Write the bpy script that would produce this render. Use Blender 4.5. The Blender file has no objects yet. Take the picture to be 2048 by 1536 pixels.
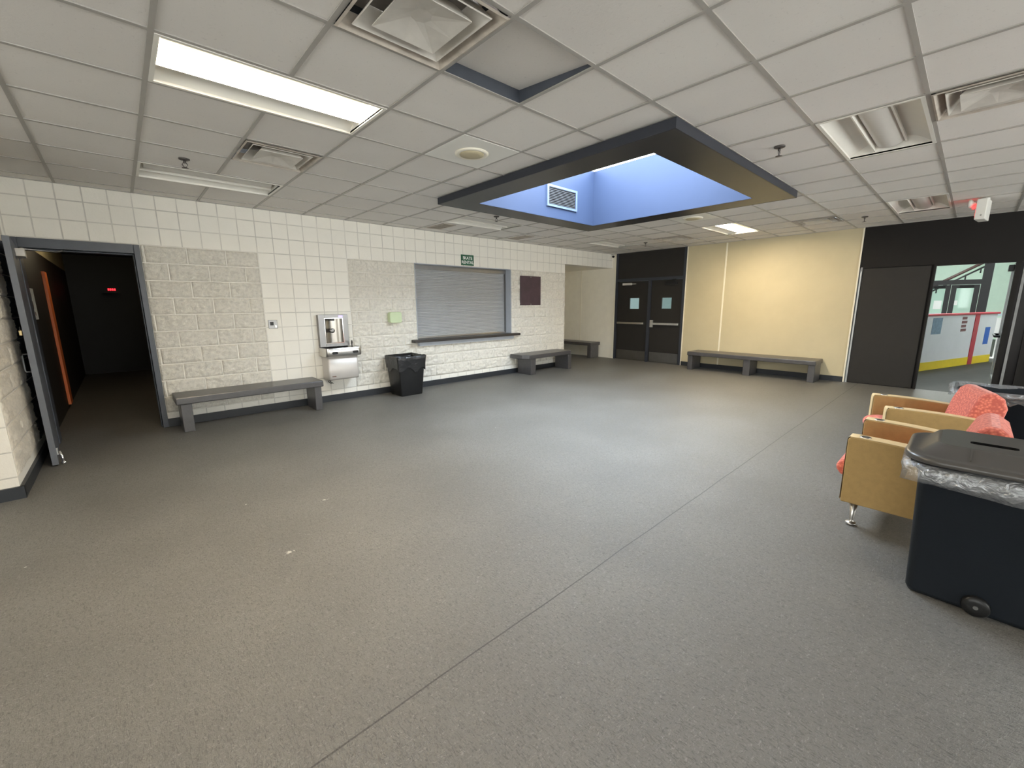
import bpy, math, random
from mathutils import Vector, Matrix, noise
random.seed(7)
S = bpy.context.scene
COL = S.collection
PI = math.pi
CE = 2.775                      # ceiling height
YA, XB = 6.72, 9.88             # long block wall, far wall
GX, GY, G = 0.284, 2.813, 0.6096  # ceiling grid origin and step
BK = 0.2032                     # block module
def gx(i): return GX + i*G
def gy(j): return GY + j*G

# ------------------------------------------------------------------ materials
def nodes(name):
    m = bpy.data.materials.new(name); m.use_nodes = True
    nt = m.node_tree
    return m, nt, nt.nodes['Principled BSDF'], nt.nodes['Material Output']
def N(nt, t, **k):
    n = nt.nodes.new(t)
    for a, v in k.items():
        if a.startswith('i_'): n.inputs[a[2:].replace('_', ' ')].default_value = v
        else: setattr(n, a, v)
    return n
def coords(nt, scale=(1, 1, 1)):
    tc = N(nt, 'ShaderNodeTexCoord'); mp = N(nt, 'ShaderNodeMapping')
    mp.inputs['Scale'].default_value = scale
    nt.links.new(tc.outputs['Object'], mp.inputs['Vector'])
    return mp.outputs['Vector']
def mat(name, col, rough=.5, metal=0., var=.06, nscale=6., bump=0., bscale=60., scale=(1, 1, 1), spec=.5,
        emit=None, estr=0., coat=0., alpha=1., trans=0.):
    m, nt, p, o = nodes(name)
    L = nt.links.new
    v = coords(nt, scale)
    nz = N(nt, 'ShaderNodeTexNoise', i_Scale=nscale, i_Detail=6., i_Roughness=.6); L(v, nz.inputs['Vector'])
    r = N(nt, 'ShaderNodeValToRGB')
    c = list(col) + [1]
    r.color_ramp.elements[0].position = .3; r.color_ramp.elements[1].position = .7
    r.color_ramp.elements[0].color = [max(0, x*(1-var)) for x in col] + [1]
    r.color_ramp.elements[1].color = [min(1, x*(1+var)) for x in col] + [1]
    L(nz.outputs['Fac'], r.inputs['Fac']); L(r.outputs['Color'], p.inputs['Base Color'])
    p.inputs['Roughness'].default_value = rough; p.inputs['Metallic'].default_value = metal
    p.inputs['Specular IOR Level'].default_value = spec
    if coat: p.inputs['Coat Weight'].default_value = coat
    if alpha < 1: p.inputs['Alpha'].default_value = alpha
    if trans: p.inputs['Transmission Weight'].default_value = trans
    if bump:
        n2 = N(nt, 'ShaderNodeTexNoise', i_Scale=bscale, i_Detail=4.); L(v, n2.inputs['Vector'])
        b = N(nt, 'ShaderNodeBump', i_Strength=bump, i_Distance=.01); L(n2.outputs['Fac'], b.inputs['Height'])
        L(b.outputs['Normal'], p.inputs['Normal'])
    if emit:
        p.inputs['Emission Color'].default_value = list(emit) + [1]; p.inputs['Emission Strength'].default_value = estr
    return m

def line_mask(nt, coord, off, step, w):
    """1 on the joints of a regular course along one coordinate."""
    L = nt.links.new
    a = N(nt, 'ShaderNodeMath', operation='SUBTRACT'); L(coord, a.inputs[0]); a.inputs[1].default_value = off
    d = N(nt, 'ShaderNodeMath', operation='DIVIDE'); L(a.outputs[0], d.inputs[0]); d.inputs[1].default_value = step
    f = N(nt, 'ShaderNodeMath', operation='FRACT'); L(d.outputs[0], f.inputs[0])
    s = N(nt, 'ShaderNodeMath', operation='SUBTRACT'); L(f.outputs[0], s.inputs[0]); s.inputs[1].default_value = .5
    ab = N(nt, 'ShaderNodeMath', operation='ABSOLUTE'); L(s.outputs[0], ab.inputs[0])
    mr = N(nt, 'ShaderNodeMapRange'); L(ab.outputs[0], mr.inputs['Value'])
    mr.inputs['From Min'].default_value = .5 - w/step; mr.inputs['From Max'].default_value = .5 - .35*w/step
    return mr.outputs['Result']

def block_mat(name, col, dark, xoff, axis='X'):
    m, nt, p, o = nodes(name); L = nt.links.new
    v = coords(nt); sp = N(nt, 'ShaderNodeSeparateXYZ'); L(v, sp.inputs[0])
    a = line_mask(nt, sp.outputs[axis], xoff, BK, .008)
    b = line_mask(nt, sp.outputs['Z'], .1756, BK, .008)
    mx = N(nt, 'ShaderNodeMath', operation='MAXIMUM'); L(a, mx.inputs[0]); L(b, mx.inputs[1])
    nz = N(nt, 'ShaderNodeTexNoise', i_Scale=3., i_Detail=8., i_Roughness=.65); L(v, nz.inputs['Vector'])
    fade = N(nt, 'ShaderNodeMapRange'); L(nz.outputs['Fac'], fade.inputs['Value'])
    fade.inputs['From Min'].default_value = .35; fade.inputs['From Max'].default_value = .6
    fade.inputs['To Min'].default_value = .35
    mm = N(nt, 'ShaderNodeMath', operation='MULTIPLY'); L(mx.outputs[0], mm.inputs[0]); L(fade.outputs['Result'], mm.inputs[1])
    r = N(nt, 'ShaderNodeValToRGB'); L(nz.outputs['Fac'], r.inputs['Fac'])
    r.color_ramp.elements[0].position = .3; r.color_ramp.elements[1].position = .75
    r.color_ramp.elements[0].color = [x*.94 for x in col] + [1]; r.color_ramp.elements[1].color = list(col) + [1]
    mix = N(nt, 'ShaderNodeMix', data_type='RGBA'); L(mm.outputs[0], mix.inputs['Factor'])
    L(r.outputs['Color'], mix.inputs['A']); mix.inputs['B'].default_value = list(dark) + [1]
    L(mix.outputs['Result'], p.inputs['Base Color'])
    n2 = N(nt, 'ShaderNodeTexNoise', i_Scale=70., i_Detail=4.); L(v, n2.inputs['Vector'])
    h = N(nt, 'ShaderNodeMath', operation='MULTIPLY_ADD'); L(mx.outputs[0], h.inputs[0]); h.inputs[1].default_value = -1.2
    L(n2.outputs['Fac'], h.inputs[2])
    bp = N(nt, 'ShaderNodeBump', i_Strength=.35, i_Distance=.006); L(h.outputs[0], bp.inputs['Height'])
    L(bp.outputs['Normal'], p.inputs['Normal'])
    p.inputs['Roughness'].default_value = .55
    return m

def rock_mat(name, col, band=None):
    """painted split-face block; band = dark painted strip beyond a Y position, below a height."""
    m, nt, p, o = nodes(name); L = nt.links.new
    v = coords(nt)
    nz = N(nt, 'ShaderNodeTexNoise', i_Scale=28., i_Detail=6., i_Roughness=.65); L(v, nz.inputs['Vector'])
    r = N(nt, 'ShaderNodeValToRGB'); L(nz.outputs['Fac'], r.inputs['Fac'])
    r.color_ramp.elements[0].position = .3; r.color_ramp.elements[1].position = .6
    r.color_ramp.elements[0].color = [x*.80 for x in col] + [1]; r.color_ramp.elements[1].color = list(col) + [1]  # darker mottling paints the shade of the pits into the colour
    src = r.outputs['Color']
    if band:
        sp = N(nt, 'ShaderNodeSeparateXYZ'); L(v, sp.inputs[0])
        n3 = N(nt, 'ShaderNodeTexNoise', i_Scale=40., i_Detail=5.); L(v, n3.inputs['Vector'])
        y = N(nt, 'ShaderNodeMath', operation='MULTIPLY_ADD'); L(n3.outputs['Fac'], y.inputs[0]); y.inputs[1].default_value = .12
        L(sp.outputs['Y'], y.inputs[2])
        g1 = N(nt, 'ShaderNodeMath', operation='GREATER_THAN'); L(y.outputs[0], g1.inputs[0]); g1.inputs[1].default_value = band[0] + .06
        g2 = N(nt, 'ShaderNodeMath', operation='LESS_THAN'); L(sp.outputs['Z'], g2.inputs[0]); g2.inputs[1].default_value = band[1]
        g = N(nt, 'ShaderNodeMath', operation='MULTIPLY'); L(g1.outputs[0], g.inputs[0]); L(g2.outputs[0], g.inputs[1])
        mix = N(nt, 'ShaderNodeMix', data_type='RGBA'); L(g.outputs[0], mix.inputs['Factor']); L(src, mix.inputs['A'])
        mix.inputs['B'].default_value = list(band[2]) + [1]
        src = mix.outputs['Result']
    L(src, p.inputs['Base Color'])
    n2 = N(nt, 'ShaderNodeTexNoise', i_Scale=55., i_Detail=6., i_Roughness=.7); L(v, n2.inputs['Vector'])
    bp = N(nt, 'ShaderNodeBump', i_Strength=.85, i_Distance=.022); L(n2.outputs['Fac'], bp.inputs['Height'])
    L(bp.outputs['Normal'], p.inputs['Normal']); p.inputs['Roughness'].default_value = .5
    return m

SCUFFS = [(.58, 2.65, .055, .03), (.98, 3.24, .05, .02)]
def floor_mat():
    m, nt, p, o = nodes('rubber_floor'); L = nt.links.new
    v = coords(nt); sp = N(nt, 'ShaderNodeSeparateXYZ'); L(v, sp.inputs[0])
    n1 = N(nt, 'ShaderNodeTexNoise', i_Scale=1.3, i_Detail=5.); L(v, n1.inputs['Vector'])
    r = N(nt, 'ShaderNodeValToRGB'); L(n1.outputs['Fac'], r.inputs['Fac'])
    r.color_ramp.elements[0].position = .3; r.color_ramp.elements[1].position = .7
    r.color_ramp.elements[0].color = (.118, .112, .101, 1); r.color_ramp.elements[1].color = (.155, .148, .135, 1)
    src = r.outputs['Color']
    def over(src, fac, col):
        mix = N(nt, 'ShaderNodeMix', data_type='RGBA'); L(fac, mix.inputs['Factor']); L(src, mix.inputs['A'])
        mix.inputs['B'].default_value = list(col) + [1]; return mix.outputs['Result']
    def thr(node_out, lo, hi, top=1.):
        t = N(nt, 'ShaderNodeMapRange'); L(node_out, t.inputs['Value'])
        t.inputs['From Min'].default_value = lo; t.inputs['From Max'].default_value = hi; t.inputs['To Max'].default_value = top
        return t.outputs['Result']
    # fine fleck grain of the rubber sheet, stretched chips light and dark
    mp = N(nt, 'ShaderNodeMapping'); mp.inputs['Scale'].default_value = (60, 150, 1); mp.inputs['Rotation'].default_value = (0, 0, .35)
    tc = N(nt, 'ShaderNodeTexCoord'); L(tc.outputs['Object'], mp.inputs['Vector'])
    n2 = N(nt, 'ShaderNodeTexNoise', i_Scale=1., i_Detail=3., i_Distortion=1.2); L(mp.outputs['Vector'], n2.inputs['Vector'])
    mp3 = N(nt, 'ShaderNodeMapping'); mp3.inputs['Scale'].default_value = (150, 52, 1); mp3.inputs['Rotation'].default_value = (0, 0, .9)
    mp3.inputs['Location'].default_value = (7, 3, 0); L(tc.outputs['Object'], mp3.inputs['Vector'])
    n3 = N(nt, 'ShaderNodeTexNoise', i_Scale=1., i_Detail=3., i_Distortion=1.2); L(mp3.outputs['Vector'], n3.inputs['Vector'])
    src = over(src, thr(n2.outputs['Fac'], .57, .74, .7), (.285, .275, .26))
    src = over(src, thr(n3.outputs['Fac'], .505, .66, .85), (.062, .057, .052))
    # a few pale scuffs and specks
    n4 = N(nt, 'ShaderNodeTexNoise', i_Scale=3.7, i_Detail=7., i_Roughness=.7); L(v, n4.inputs['Vector'])
    src = over(src, thr(n4.outputs['Fac'], .735, .76, .8), (.5, .48, .44))
    vo = N(nt, 'ShaderNodeTexVoronoi', i_Scale=2.6); L(v, vo.inputs['Vector'])
    src = over(src, thr(vo.outputs['Distance'], .02, .012, .9), (.6, .58, .54))
    # two pale scuffs where the sheet was scraped
    for (cx, cy, rx, ry) in SCUFFS:
        mp5 = N(nt, 'ShaderNodeMapping', vector_type='POINT'); mp5.inputs['Location'].default_value = (-cx/rx, -cy/ry, 0); mp5.inputs['Scale'].default_value = (1/rx, 1/ry, 1)
        L(tc.outputs['Object'], mp5.inputs['Vector'])
        ln = N(nt, 'ShaderNodeVectorMath', operation='LENGTH'); L(mp5.outputs['Vector'], ln.inputs[0])
        n5 = N(nt, 'ShaderNodeTexNoise', i_Scale=38., i_Detail=4.); L(v, n5.inputs['Vector'])
        a5 = N(nt, 'ShaderNodeMath', operation='MULTIPLY_ADD'); L(n5.outputs['Fac'], a5.inputs[0]); a5.inputs[1].default_value = 3.0; L(ln.outputs['Value'], a5.inputs[2])
        src = over(src, thr(a5.outputs[0], 2.0, 1.75, .85), (.62, .59, .53))
    # the welded seam between two sheets
    d = N(nt, 'ShaderNodeMath', operation='MULTIPLY_ADD'); L(n1.outputs['Fac'], d.inputs[0]); d.inputs[1].default_value = .02; L(sp.outputs['Y'], d.inputs[2])
    d1 = N(nt, 'ShaderNodeMath', operation='SUBTRACT'); L(d.outputs[0], d1.inputs[0]); d1.inputs[1].default_value = 1.283
    d2 = N(nt, 'ShaderNodeMath', operation='ABSOLUTE'); L(d1.outputs[0], d2.inputs[0])
    src = over(src, thr(d2.outputs[0], .005, .002, .95), (.022, .020, .018))
    L(src, p.inputs['Base Color'])
    rr = N(nt, 'ShaderNodeMapRange'); L(n1.outputs['Fac'], rr.inputs['Value']); rr.inputs['To Min'].default_value = .42; rr.inputs['To Max'].default_value = .52
    L(rr.outputs['Result'], p.inputs['Roughness'])
    h = N(nt, 'ShaderNodeMath', operation='ADD'); L(n2.outputs['Fac'], h.inputs[0]); L(n3.outputs['Fac'], h.inputs[1])
    p.inputs['Specular IOR Level'].default_value = .85
    bp = N(nt, 'ShaderNodeBump', i_Strength=.9, i_Distance=.004); L(h.outputs[0], bp.inputs['Height']); L(bp.outputs['Normal'], p.inputs['Normal'])
    return m

def tile_mat():
    m, nt, p, o = nodes('ceiling_tile_white'); L = nt.links.new
    v = coords(nt)
    n1 = N(nt, 'ShaderNodeTexNoise', i_Scale=.9, i_Detail=3.); L(v, n1.inputs['Vector'])
    r = N(nt, 'ShaderNodeValToRGB'); L(n1.outputs['Fac'], r.inputs['Fac'])
    r.color_ramp.elements[0].position = .3; r.color_ramp.elements[1].position = .7
    r.color_ramp.elements[0].color = (.71, .68, .645, 1); r.color_ramp.elements[1].color = (.775, .748, .71, 1)
    n2 = N(nt, 'ShaderNodeTexNoise', i_Scale=55., i_Detail=5., i_Roughness=.7, i_Distortion=.8); L(v, n2.inputs['Vector'])
    t = N(nt, 'ShaderNodeMapRange'); L(n2.outputs['Fac'], t.inputs['Value']); t.inputs['From Min'].default_value = .6
    t.inputs['From Max'].default_value = .72; t.inputs['To Max'].default_value = .35
    mix = N(nt, 'ShaderNodeMix', data_type='RGBA'); L(t.outputs['Result'], mix.inputs['Factor']); L(r.outputs['Color'], mix.inputs['A'])
    mix.inputs['B'].default_value = (.34, .32, .3, 1); L(mix.outputs['Result'], p.inputs['Base Color'])
    bp = N(nt, 'ShaderNodeBump', i_Strength=.25, i_Distance=.004); L(n2.outputs['Fac'], bp.inputs['Height']); bp.invert = True
    L(bp.outputs['Normal'], p.inputs['Normal']); p.inputs['Roughness'].default_value = .9
    return m

def fabric_weave(name, a, b):
    m, nt, p, o = nodes(name); L = nt.links.new
    v = coords(nt)
    w = N(nt, 'ShaderNodeTexVoronoi', i_Scale=58., feature='F1'); L(v, w.inputs['Vector'])
    r = N(nt, 'ShaderNodeValToRGB'); L(w.outputs['Distance'], r.inputs['Fac'])
    r.color_ramp.elements[0].position = .15; r.color_ramp.elements[1].position = .65
    r.color_ramp.elements[0].color = list(a) + [1]; r.color_ramp.elements[1].color = list(b) + [1]
    L(r.outputs['Color'], p.inputs['Base Color']); p.inputs['Roughness'].default_value = .9
    bp = N(nt, 'ShaderNodeBump', i_Strength=.4, i_Distance=.004); L(w.outputs['Distance'], bp.inputs['Height']); L(bp.outputs['Normal'], p.inputs['Normal'])
    p.inputs['Sheen Weight'].default_value = .2
    return m

def film_mat(name):
    m, nt, p, o = nodes(name); L = nt.links.new
    nt.nodes.remove(p)
    v = coords(nt)
    n1 = N(nt, 'ShaderNodeTexNoise', i_Scale=22., i_Detail=5., i_Distortion=1.5); L(v, n1.inputs['Vector'])
    bp = N(nt, 'ShaderNodeBump', i_Strength=.9, i_Distance=.02); L(n1.outputs['Fac'], bp.inputs['Height'])
    tr = N(nt, 'ShaderNodeBsdfTransparent'); tr.inputs['Color'].default_value = (.86, .88, .9, 1)
    gl = N(nt, 'ShaderNodeBsdfGlossy'); gl.inputs['Roughness'].default_value = .09; gl.inputs['Color'].default_value = (.9, .92, .95, 1)
    L(bp.outputs['Normal'], gl.inputs['Normal'])
    df = N(nt, 'ShaderNodeBsdfDiffuse'); df.inputs['Color'].default_value = (.75, .76, .78, 1)
    a = N(nt, 'ShaderNodeMixShader'); a.inputs['Fac'].default_value = .11; L(tr.outputs[0], a.inputs[1]); L(df.outputs[0], a.inputs[2])
    b = N(nt, 'ShaderNodeMixShader'); b.inputs['Fac'].default_value = .2; L(a.outputs[0], b.inputs[1]); L(gl.outputs[0], b.inputs[2])
    L(b.outputs[0], o.inputs['Surface'])
    return m
def pane_mat(name, col=(.9, .95, .95), gloss=.08):
    m, nt, p, o = nodes(name); L = nt.links.new
    nt.nodes.remove(p)
    tr = N(nt, 'ShaderNodeBsdfTransparent'); tr.inputs['Color'].default_value = list(col) + [1]
    gl = N(nt, 'ShaderNodeBsdfGlossy'); gl.inputs['Roughness'].default_value = .04
    b = N(nt, 'ShaderNodeMixShader'); b.inputs['Fac'].default_value = gloss; L(tr.outputs[0], b.inputs[1]); L(gl.outputs[0], b.inputs[2])
    L(b.outputs[0], o.inputs['Surface']); return m

WHITE = (.86, .83, .755)
M = {}
M['block'] = block_mat('painted_block', WHITE, (.54, .515, .47), 1.285)
M['block_darkened'] = block_mat('painted_block_darkened', (.70, .66, .585), (.44, .42, .38), 1.285, 'Y')  # same white paint, darkened because the near face came out too brightly lit
M['rock'] = rock_mat('split_face_block', (.90, .86, .77))
M['rock_band'] = rock_mat('split_face_block_with_dark_strip', (.88, .82, .72), (6.19, 2.13, (.058, .068, .085)))
M['mortar'] = mat('painted_mortar', (.83, .80, .73), .6, var=.03)
M['floor'] = floor_mat()
M['tile'] = tile_mat()
M['tee'] = mat('ceiling_tee_grey', (.40, .38, .35), .5, var=.05)
M['shadow_gap'] = mat('plenum_dark', (.02, .018, .016), .9)
M['beige'] = mat('beige_panel_paint', (.545, .475, .31), .55, var=.04, nscale=2.2, bump=.06, bscale=14)
M['beige_trim'] = mat('beige_trim_paint', (.83, .78, .64), .45, var=.02)
M['cream'] = mat('cream_paint', (.86, .815, .70), .5, var=.03)
M['black_paint'] = mat('black_panel_paint', (.0125, .011, .010), .6, var=.08, nscale=3, spec=.22)
M['charcoal'] = mat('charcoal_door_paint', (.027, .0245, .022), .5, var=.06, spec=.25)
M['slate'] = mat('slate_frame_paint', (.060, .068, .085), .38, var=.1, nscale=9)
M['leaf_edge'] = mat('door_edge_grey_paint', (.115, .125, .145), .4, var=.08)
M['navy'] = mat('dark_navy_paint', (.030, .034, .046), .45, var=.06)
M['baseboard'] = mat('black_vinyl_base', (.022, .025, .030), .4, var=.08)
M['soffit'] = mat('soffit_charcoal_satin', (.030, .029, .030), .34, var=.06)
M['blue'] = mat('skylight_blue_paint', (.029, .043, .085), .6, var=.03, nscale=2, spec=.2)
M['grille_blue'] = mat('pale_blue_grille_paint', (.085, .115, .19), .5, var=.03)
M['grille_slat'] = mat('grey_grille_slat', (.045, .046, .05), .5, var=.1)
M['bench'] = mat('bench_dark_rubber', (.056, .053, .055), .34, var=.18, nscale=14, bump=.08, bscale=80, spec=.9)
M['steel'] = mat('brushed_steel', (.62, .60, .57), .28, 1., var=.05, scale=(40, 1, 1))
M['steel_dark'] = mat('dull_steel', (.27, .265, .26), .38, 1., var=.06)
M['fountain_grey'] = mat('fountain_grey_finish', (.56, .53, .50), .38, .35, var=.03)
M['recess_steel'] = mat('recess_steel', (.40, .375, .34), .3, 1., var=.05)
M['chrome'] = mat('chrome', (.8, .8, .8), .12, 1., var=.02)
M['brass'] = mat('brass', (.72, .55, .28), .3, 1., var=.05)
M['shutter'] = mat('shutter_grey', (.44, .45, .46), .42, .35, var=.04, nscale=4)
M['shutter_jamb'] = mat('jamb_light_grey', (.45, .48, .53), .5, var=.04)
M['white_plastic'] = mat('white_plastic', (.80, .79, .74), .4, var=.02)
M['fixture_white'] = mat('fixture_white_enamel', (.78, .76, .70), .45, var=.02)
M['lens_off'] = mat('unlit_lens', (.66, .64, .60), .5, var=.02)
M['lens_on'] = mat('lit_lens', (.9, .85, .75), .5, emit=(1., .84, .60), estr=56.)
M['vent'] = mat('dusty_vent_metal', (.60, .57, .52), .5, var=.12, nscale=5)
M['vent_flange'] = mat('grimy_vent_flange', (.47, .42, .36), .6, var=.25, nscale=7)
M['duct'] = mat('grey_duct_metal', (.22, .195, .17), .7, var=.2)
M['vent_dark'] = mat('dark_vent_metal', (.085, .072, .06), .8, var=.3, nscale=8)
M['sprinkler'] = mat('sprinkler_bronze', (.11, .10, .095), .4, .6)
M['green_box'] = mat('pale_green_plastic', (.56, .66, .42), .5, var=.03)
M['sign_green'] = mat('sign_green', (.012, .10, .05), .45, var=.03)
M['sign_white'] = mat('sign_white', (.85, .86, .83), .5, var=.01)
M['plum'] = mat('plum_board', (.072, .042, .052), .6, var=.2, nscale=5)
M['black_plastic'] = mat('black_plastic', (.009, .009, .0095), .36, spec=.35, var=.08, bump=.04, bscale=120)
M['black_lid'] = mat('black_lid_plastic', (.066, .061, .057), .3, var=.06)
M['counter_dark'] = mat('dark_counter_laminate', (.036, .031, .028), .35)
M['slot_shade'] = mat('slot_shade_black', (.004, .004, .004), .7, spec=.1)
M['bin_body'] = mat('bin_blue_black_plastic', (.0085, .0115, .016), .45, spec=.3, var=.06, bump=.05, bscale=140)
M['bag_black'] = mat('black_bin_bag', (.010, .010, .011), .26, spec=.5, var=.1, bump=.6, bscale=26)
M['film'] = film_mat('clear_bin_liner')
M['mustard'] = mat('mustard_upholstery', (.37, .245, .095), .8, var=.07, nscale=30, bump=.12, bscale=220)
M['mustard_light'] = mat('mustard_vinyl_top', (.66, .49, .26), .55, var=.05, nscale=20)
M['coral'] = fabric_weave('coral_patterned_fabric', (.80, .235, .16), (.52, .11, .08))
M['chair_leg'] = mat('satin_chair_leg', (.55, .53, .5), .3, 1.)
M['orange'] = mat('orange_paint', (.80, .19, .05), .5, var=.05)
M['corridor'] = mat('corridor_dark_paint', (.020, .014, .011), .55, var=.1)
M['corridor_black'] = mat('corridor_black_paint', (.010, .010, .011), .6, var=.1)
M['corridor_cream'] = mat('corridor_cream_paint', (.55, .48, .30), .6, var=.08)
M['paper'] = mat('paper', (.80, .79, .76), .7, var=.02)
M['ink'] = mat('brown_ink', (.16, .09, .06), .7)
M['red_lit'] = mat('red_lit_letters', (.5, .02, .02), .5, emit=(1., .02, .03), estr=1.6)
M['red_glow'] = mat('red_sign_face', (.6, .05, .05), .5, emit=(1., .05, .06), estr=1.3)
M['blue_led'] = mat('blue_led_display', (.1, .08, .6), .4, emit=(.25, .2, 1.), estr=1.6)
M['rink_floor'] = mat('rink_rubber_floor', (.045, .042, .037), .6, var=.15, spec=.25)
M['board_white'] = mat('rink_board_white', (.76, .72, .77), .35, var=.04, nscale=2)
M['board_yellow'] = mat('rink_kick_yellow', (.85, .60, .02), .4, var=.04)
M['board_red'] = mat('rink_red', (.52, .03, .06), .4, var=.04)
M['sticker_blue'] = mat('faded_blue_sticker', (.20, .27, .38), .5, var=.2, nscale=12)
M['sticker_royal'] = mat('royal_blue_sticker', (.03, .12, .52), .5, var=.05)
M['sticker_brown'] = mat('maroon_sticker', (.20, .06, .07), .5, var=.1)
M['rail_brown'] = mat('brown_rail_paint', (.10, .055, .05), .5)
M['mint'] = mat('mint_wall_paint', (.62, .76, .63), .6, var=.03)
M['rink_white'] = mat('rink_wall_white', (.62, .70, .74), .6, var=.05)
M['alu'] = mat('anodised_frame', (.032, .030, .031), .45, .1)
M['strip_grey'] = mat('worn_grey_strip', (.24, .245, .25), .5, var=.15, nscale=12)
M['alu_light'] = mat('light_aluminium', (.50, .52, .52), .35, .6)
M['glass'] = pane_mat('clear_glass', gloss=.025)
M['dark_pane'] = mat('dark_tinted_pane', (.012, .009, .009), .35, spec=.25)
M['glass_dark'] = pane_mat('tinted_glass', (.03, .026, .026), .02)
M['skyglass'] = pane_mat('skylight_acrylic', (.93, .97, 1.), .02)
M['window_glass'] = pane_mat('added_window_tinted_glass', (.60, .59, .565), .04)

# ------------------------------------------------------------------ mesh builder
class MB:
    def __init__(s): s.v = []; s.f = []; s.m = []; s.s = []
    def add(s, vs, fs, mi=0, smooth=False):
        b = len(s.v); s.v += [tuple(v) for v in vs]
        for f in fs: s.f.append([b+i for i in f]); s.m.append(mi); s.s.append(smooth)
        return s
    def box(s, x0, x1, y0, y1, z0, z1, mi=0):
        vs = [(x, y, z) for z in (z0, z1) for y in (y0, y1) for x in (x0, x1)]
        return s.add(vs, [(0, 2, 3, 1), (4, 5, 7, 6), (0, 1, 5, 4), (2, 6, 7, 3), (0, 4, 6, 2), (1, 3, 7, 5)], mi)
    def prism(s, poly, z0, z1, mi=0, ax='z', smooth=False):
        """extrude a closed outline; ax = extrusion axis, outline in the other two (cyclic order)."""
        n = len(poly)
        def P(p, z):
            a, b = p
            return {'z': (a, b, z), 'x': (z, a, b), 'y': (a, z, b)}[ax]
        vs = [P(p, z0) for p in poly] + [P(p, z1) for p in poly]
        area = sum(poly[i][0]*poly[(i+1) % n][1] - poly[(i+1) % n][0]*poly[i][1] for i in range(n))
        flip = (area < 0) != (ax == 'y')
        side = [(i, (i+1) % n, n+(i+1) % n, n+i) for i in range(n)]
        fs = [tuple(range(n-1, -1, -1)), tuple(range(n, 2*n))]
        if flip: side = [q[::-1] for q in side]; fs = [f[::-1] for f in fs]
        b = len(s.v); s.v += vs
        for q in side: s.f.append([b+i for i in q]); s.m.append(mi); s.s.append(smooth)
        for q in fs: s.f.append([b+i for i in q]); s.m.append(mi); s.s.append(False)
        return s
    def loops(s, rings, mi=0, cap0=True, cap1=True, smooth=True):
        """skin successive closed rings (lists of points, same count)."""
        n = len(rings[0]); b = len(s.v)
        for r in rings: s.v += [tuple(p) for p in r]
        for k in range(len(rings)-1):
            for i in range(n):
                j = (i+1) % n
                s.f.append([b+k*n+i, b+k*n+j, b+(k+1)*n+j, b+(k+1)*n+i]); s.m.append(mi); s.s.append(smooth)
        if cap0: s.f.append([b+i for i in range(n-1, -1, -1)]); s.m.append(mi); s.s.append(False)
        if cap1: s.f.append([b+(len(rings)-1)*n+i for i in range(n)]); s.m.append(mi); s.s.append(False)
        return s
    def lathe(s, prof, c=(0, 0, 0), ax='z', n=24, mi=0, cap=True):
        rings = []
        for r, h in prof:
            ring = []
            for i in range(n):
                a = 2*PI*i/n; p, q = r*math.cos(a), r*math.sin(a)
                o = {'z': (p, q, h), 'x': (h, p, q), 'y': (q, h, p)}[ax]
                ring.append((c[0]+o[0], c[1]+o[1], c[2]+o[2]))
            rings.append(ring)
        return s.loops(rings, mi, cap, cap)
    def tube(s, pts, r, n=8, mi=0):
        pts = [Vector(p) for p in pts]; rings = []
        for i, p in enumerate(pts):
            t = (pts[min(i+1, len(pts)-1)] - pts[max(i-1, 0)]).normalized()
            u = t.cross(Vector((0, 0, 1)));
            if u.length < .05: u = t.cross(Vector((1, 0, 0)))
            u.normalize(); w = t.cross(u)
            rings.append([p + u*r*math.cos(2*PI*k/n) + w*r*math.sin(2*PI*k/n) for k in range(n)])
        return s.loops(rings, mi)
    def quad(s, a, b, c, d, mi=0): return s.add([a, b, c, d], [(0, 1, 2, 3)], mi)
    def build(s, name, mats, parent=None, bevel=0, seg=2, local=False, recalc=True):
        me = bpy.data.meshes.new(name)
        off = Vector((0, 0, 0))
        if parent is not None and not local:
            p = parent
            while p is not None: off += p.location; p = p.parent
        me.from_pydata([tuple(Vector(v)-off) for v in s.v], [], s.f)
        for m in (mats if isinstance(mats, (list, tuple)) else [mats]): me.materials.append(M[m])
        for i, p in enumerate(me.polygons): p.material_index = s.m[i]; p.use_smooth = s.s[i]
        if recalc:
            import bmesh
            bm = bmesh.new(); bm.from_mesh(me); bmesh.ops.recalc_face_normals(bm, faces=bm.faces); bm.to_mesh(me); bm.free()
        me.update()
        o = bpy.data.objects.new(name, me); COL.objects.link(o)
        if parent is not None: o.parent = parent
        if bevel:
            bv = o.modifiers.new('edge', 'BEVEL'); bv.width = bevel; bv.segments = seg; bv.limit_method = 'ANGLE'; bv.angle_limit = .6
            bv.harden_normals = False
        return o

def rrect(x0, x1, y0, y1, r, n=5):
    pts = []
    for cx, cy, a0 in ((x1-r, y1-r, 0), (x0+r, y1-r, 90), (x0+r, y0+r, 180), (x1-r, y0+r, 270)):
        for k in range(n+1):
            a = math.radians(a0 + 90*k/n); pts.append((cx + r*math.cos(a), cy + r*math.sin(a)))
    return pts

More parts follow.
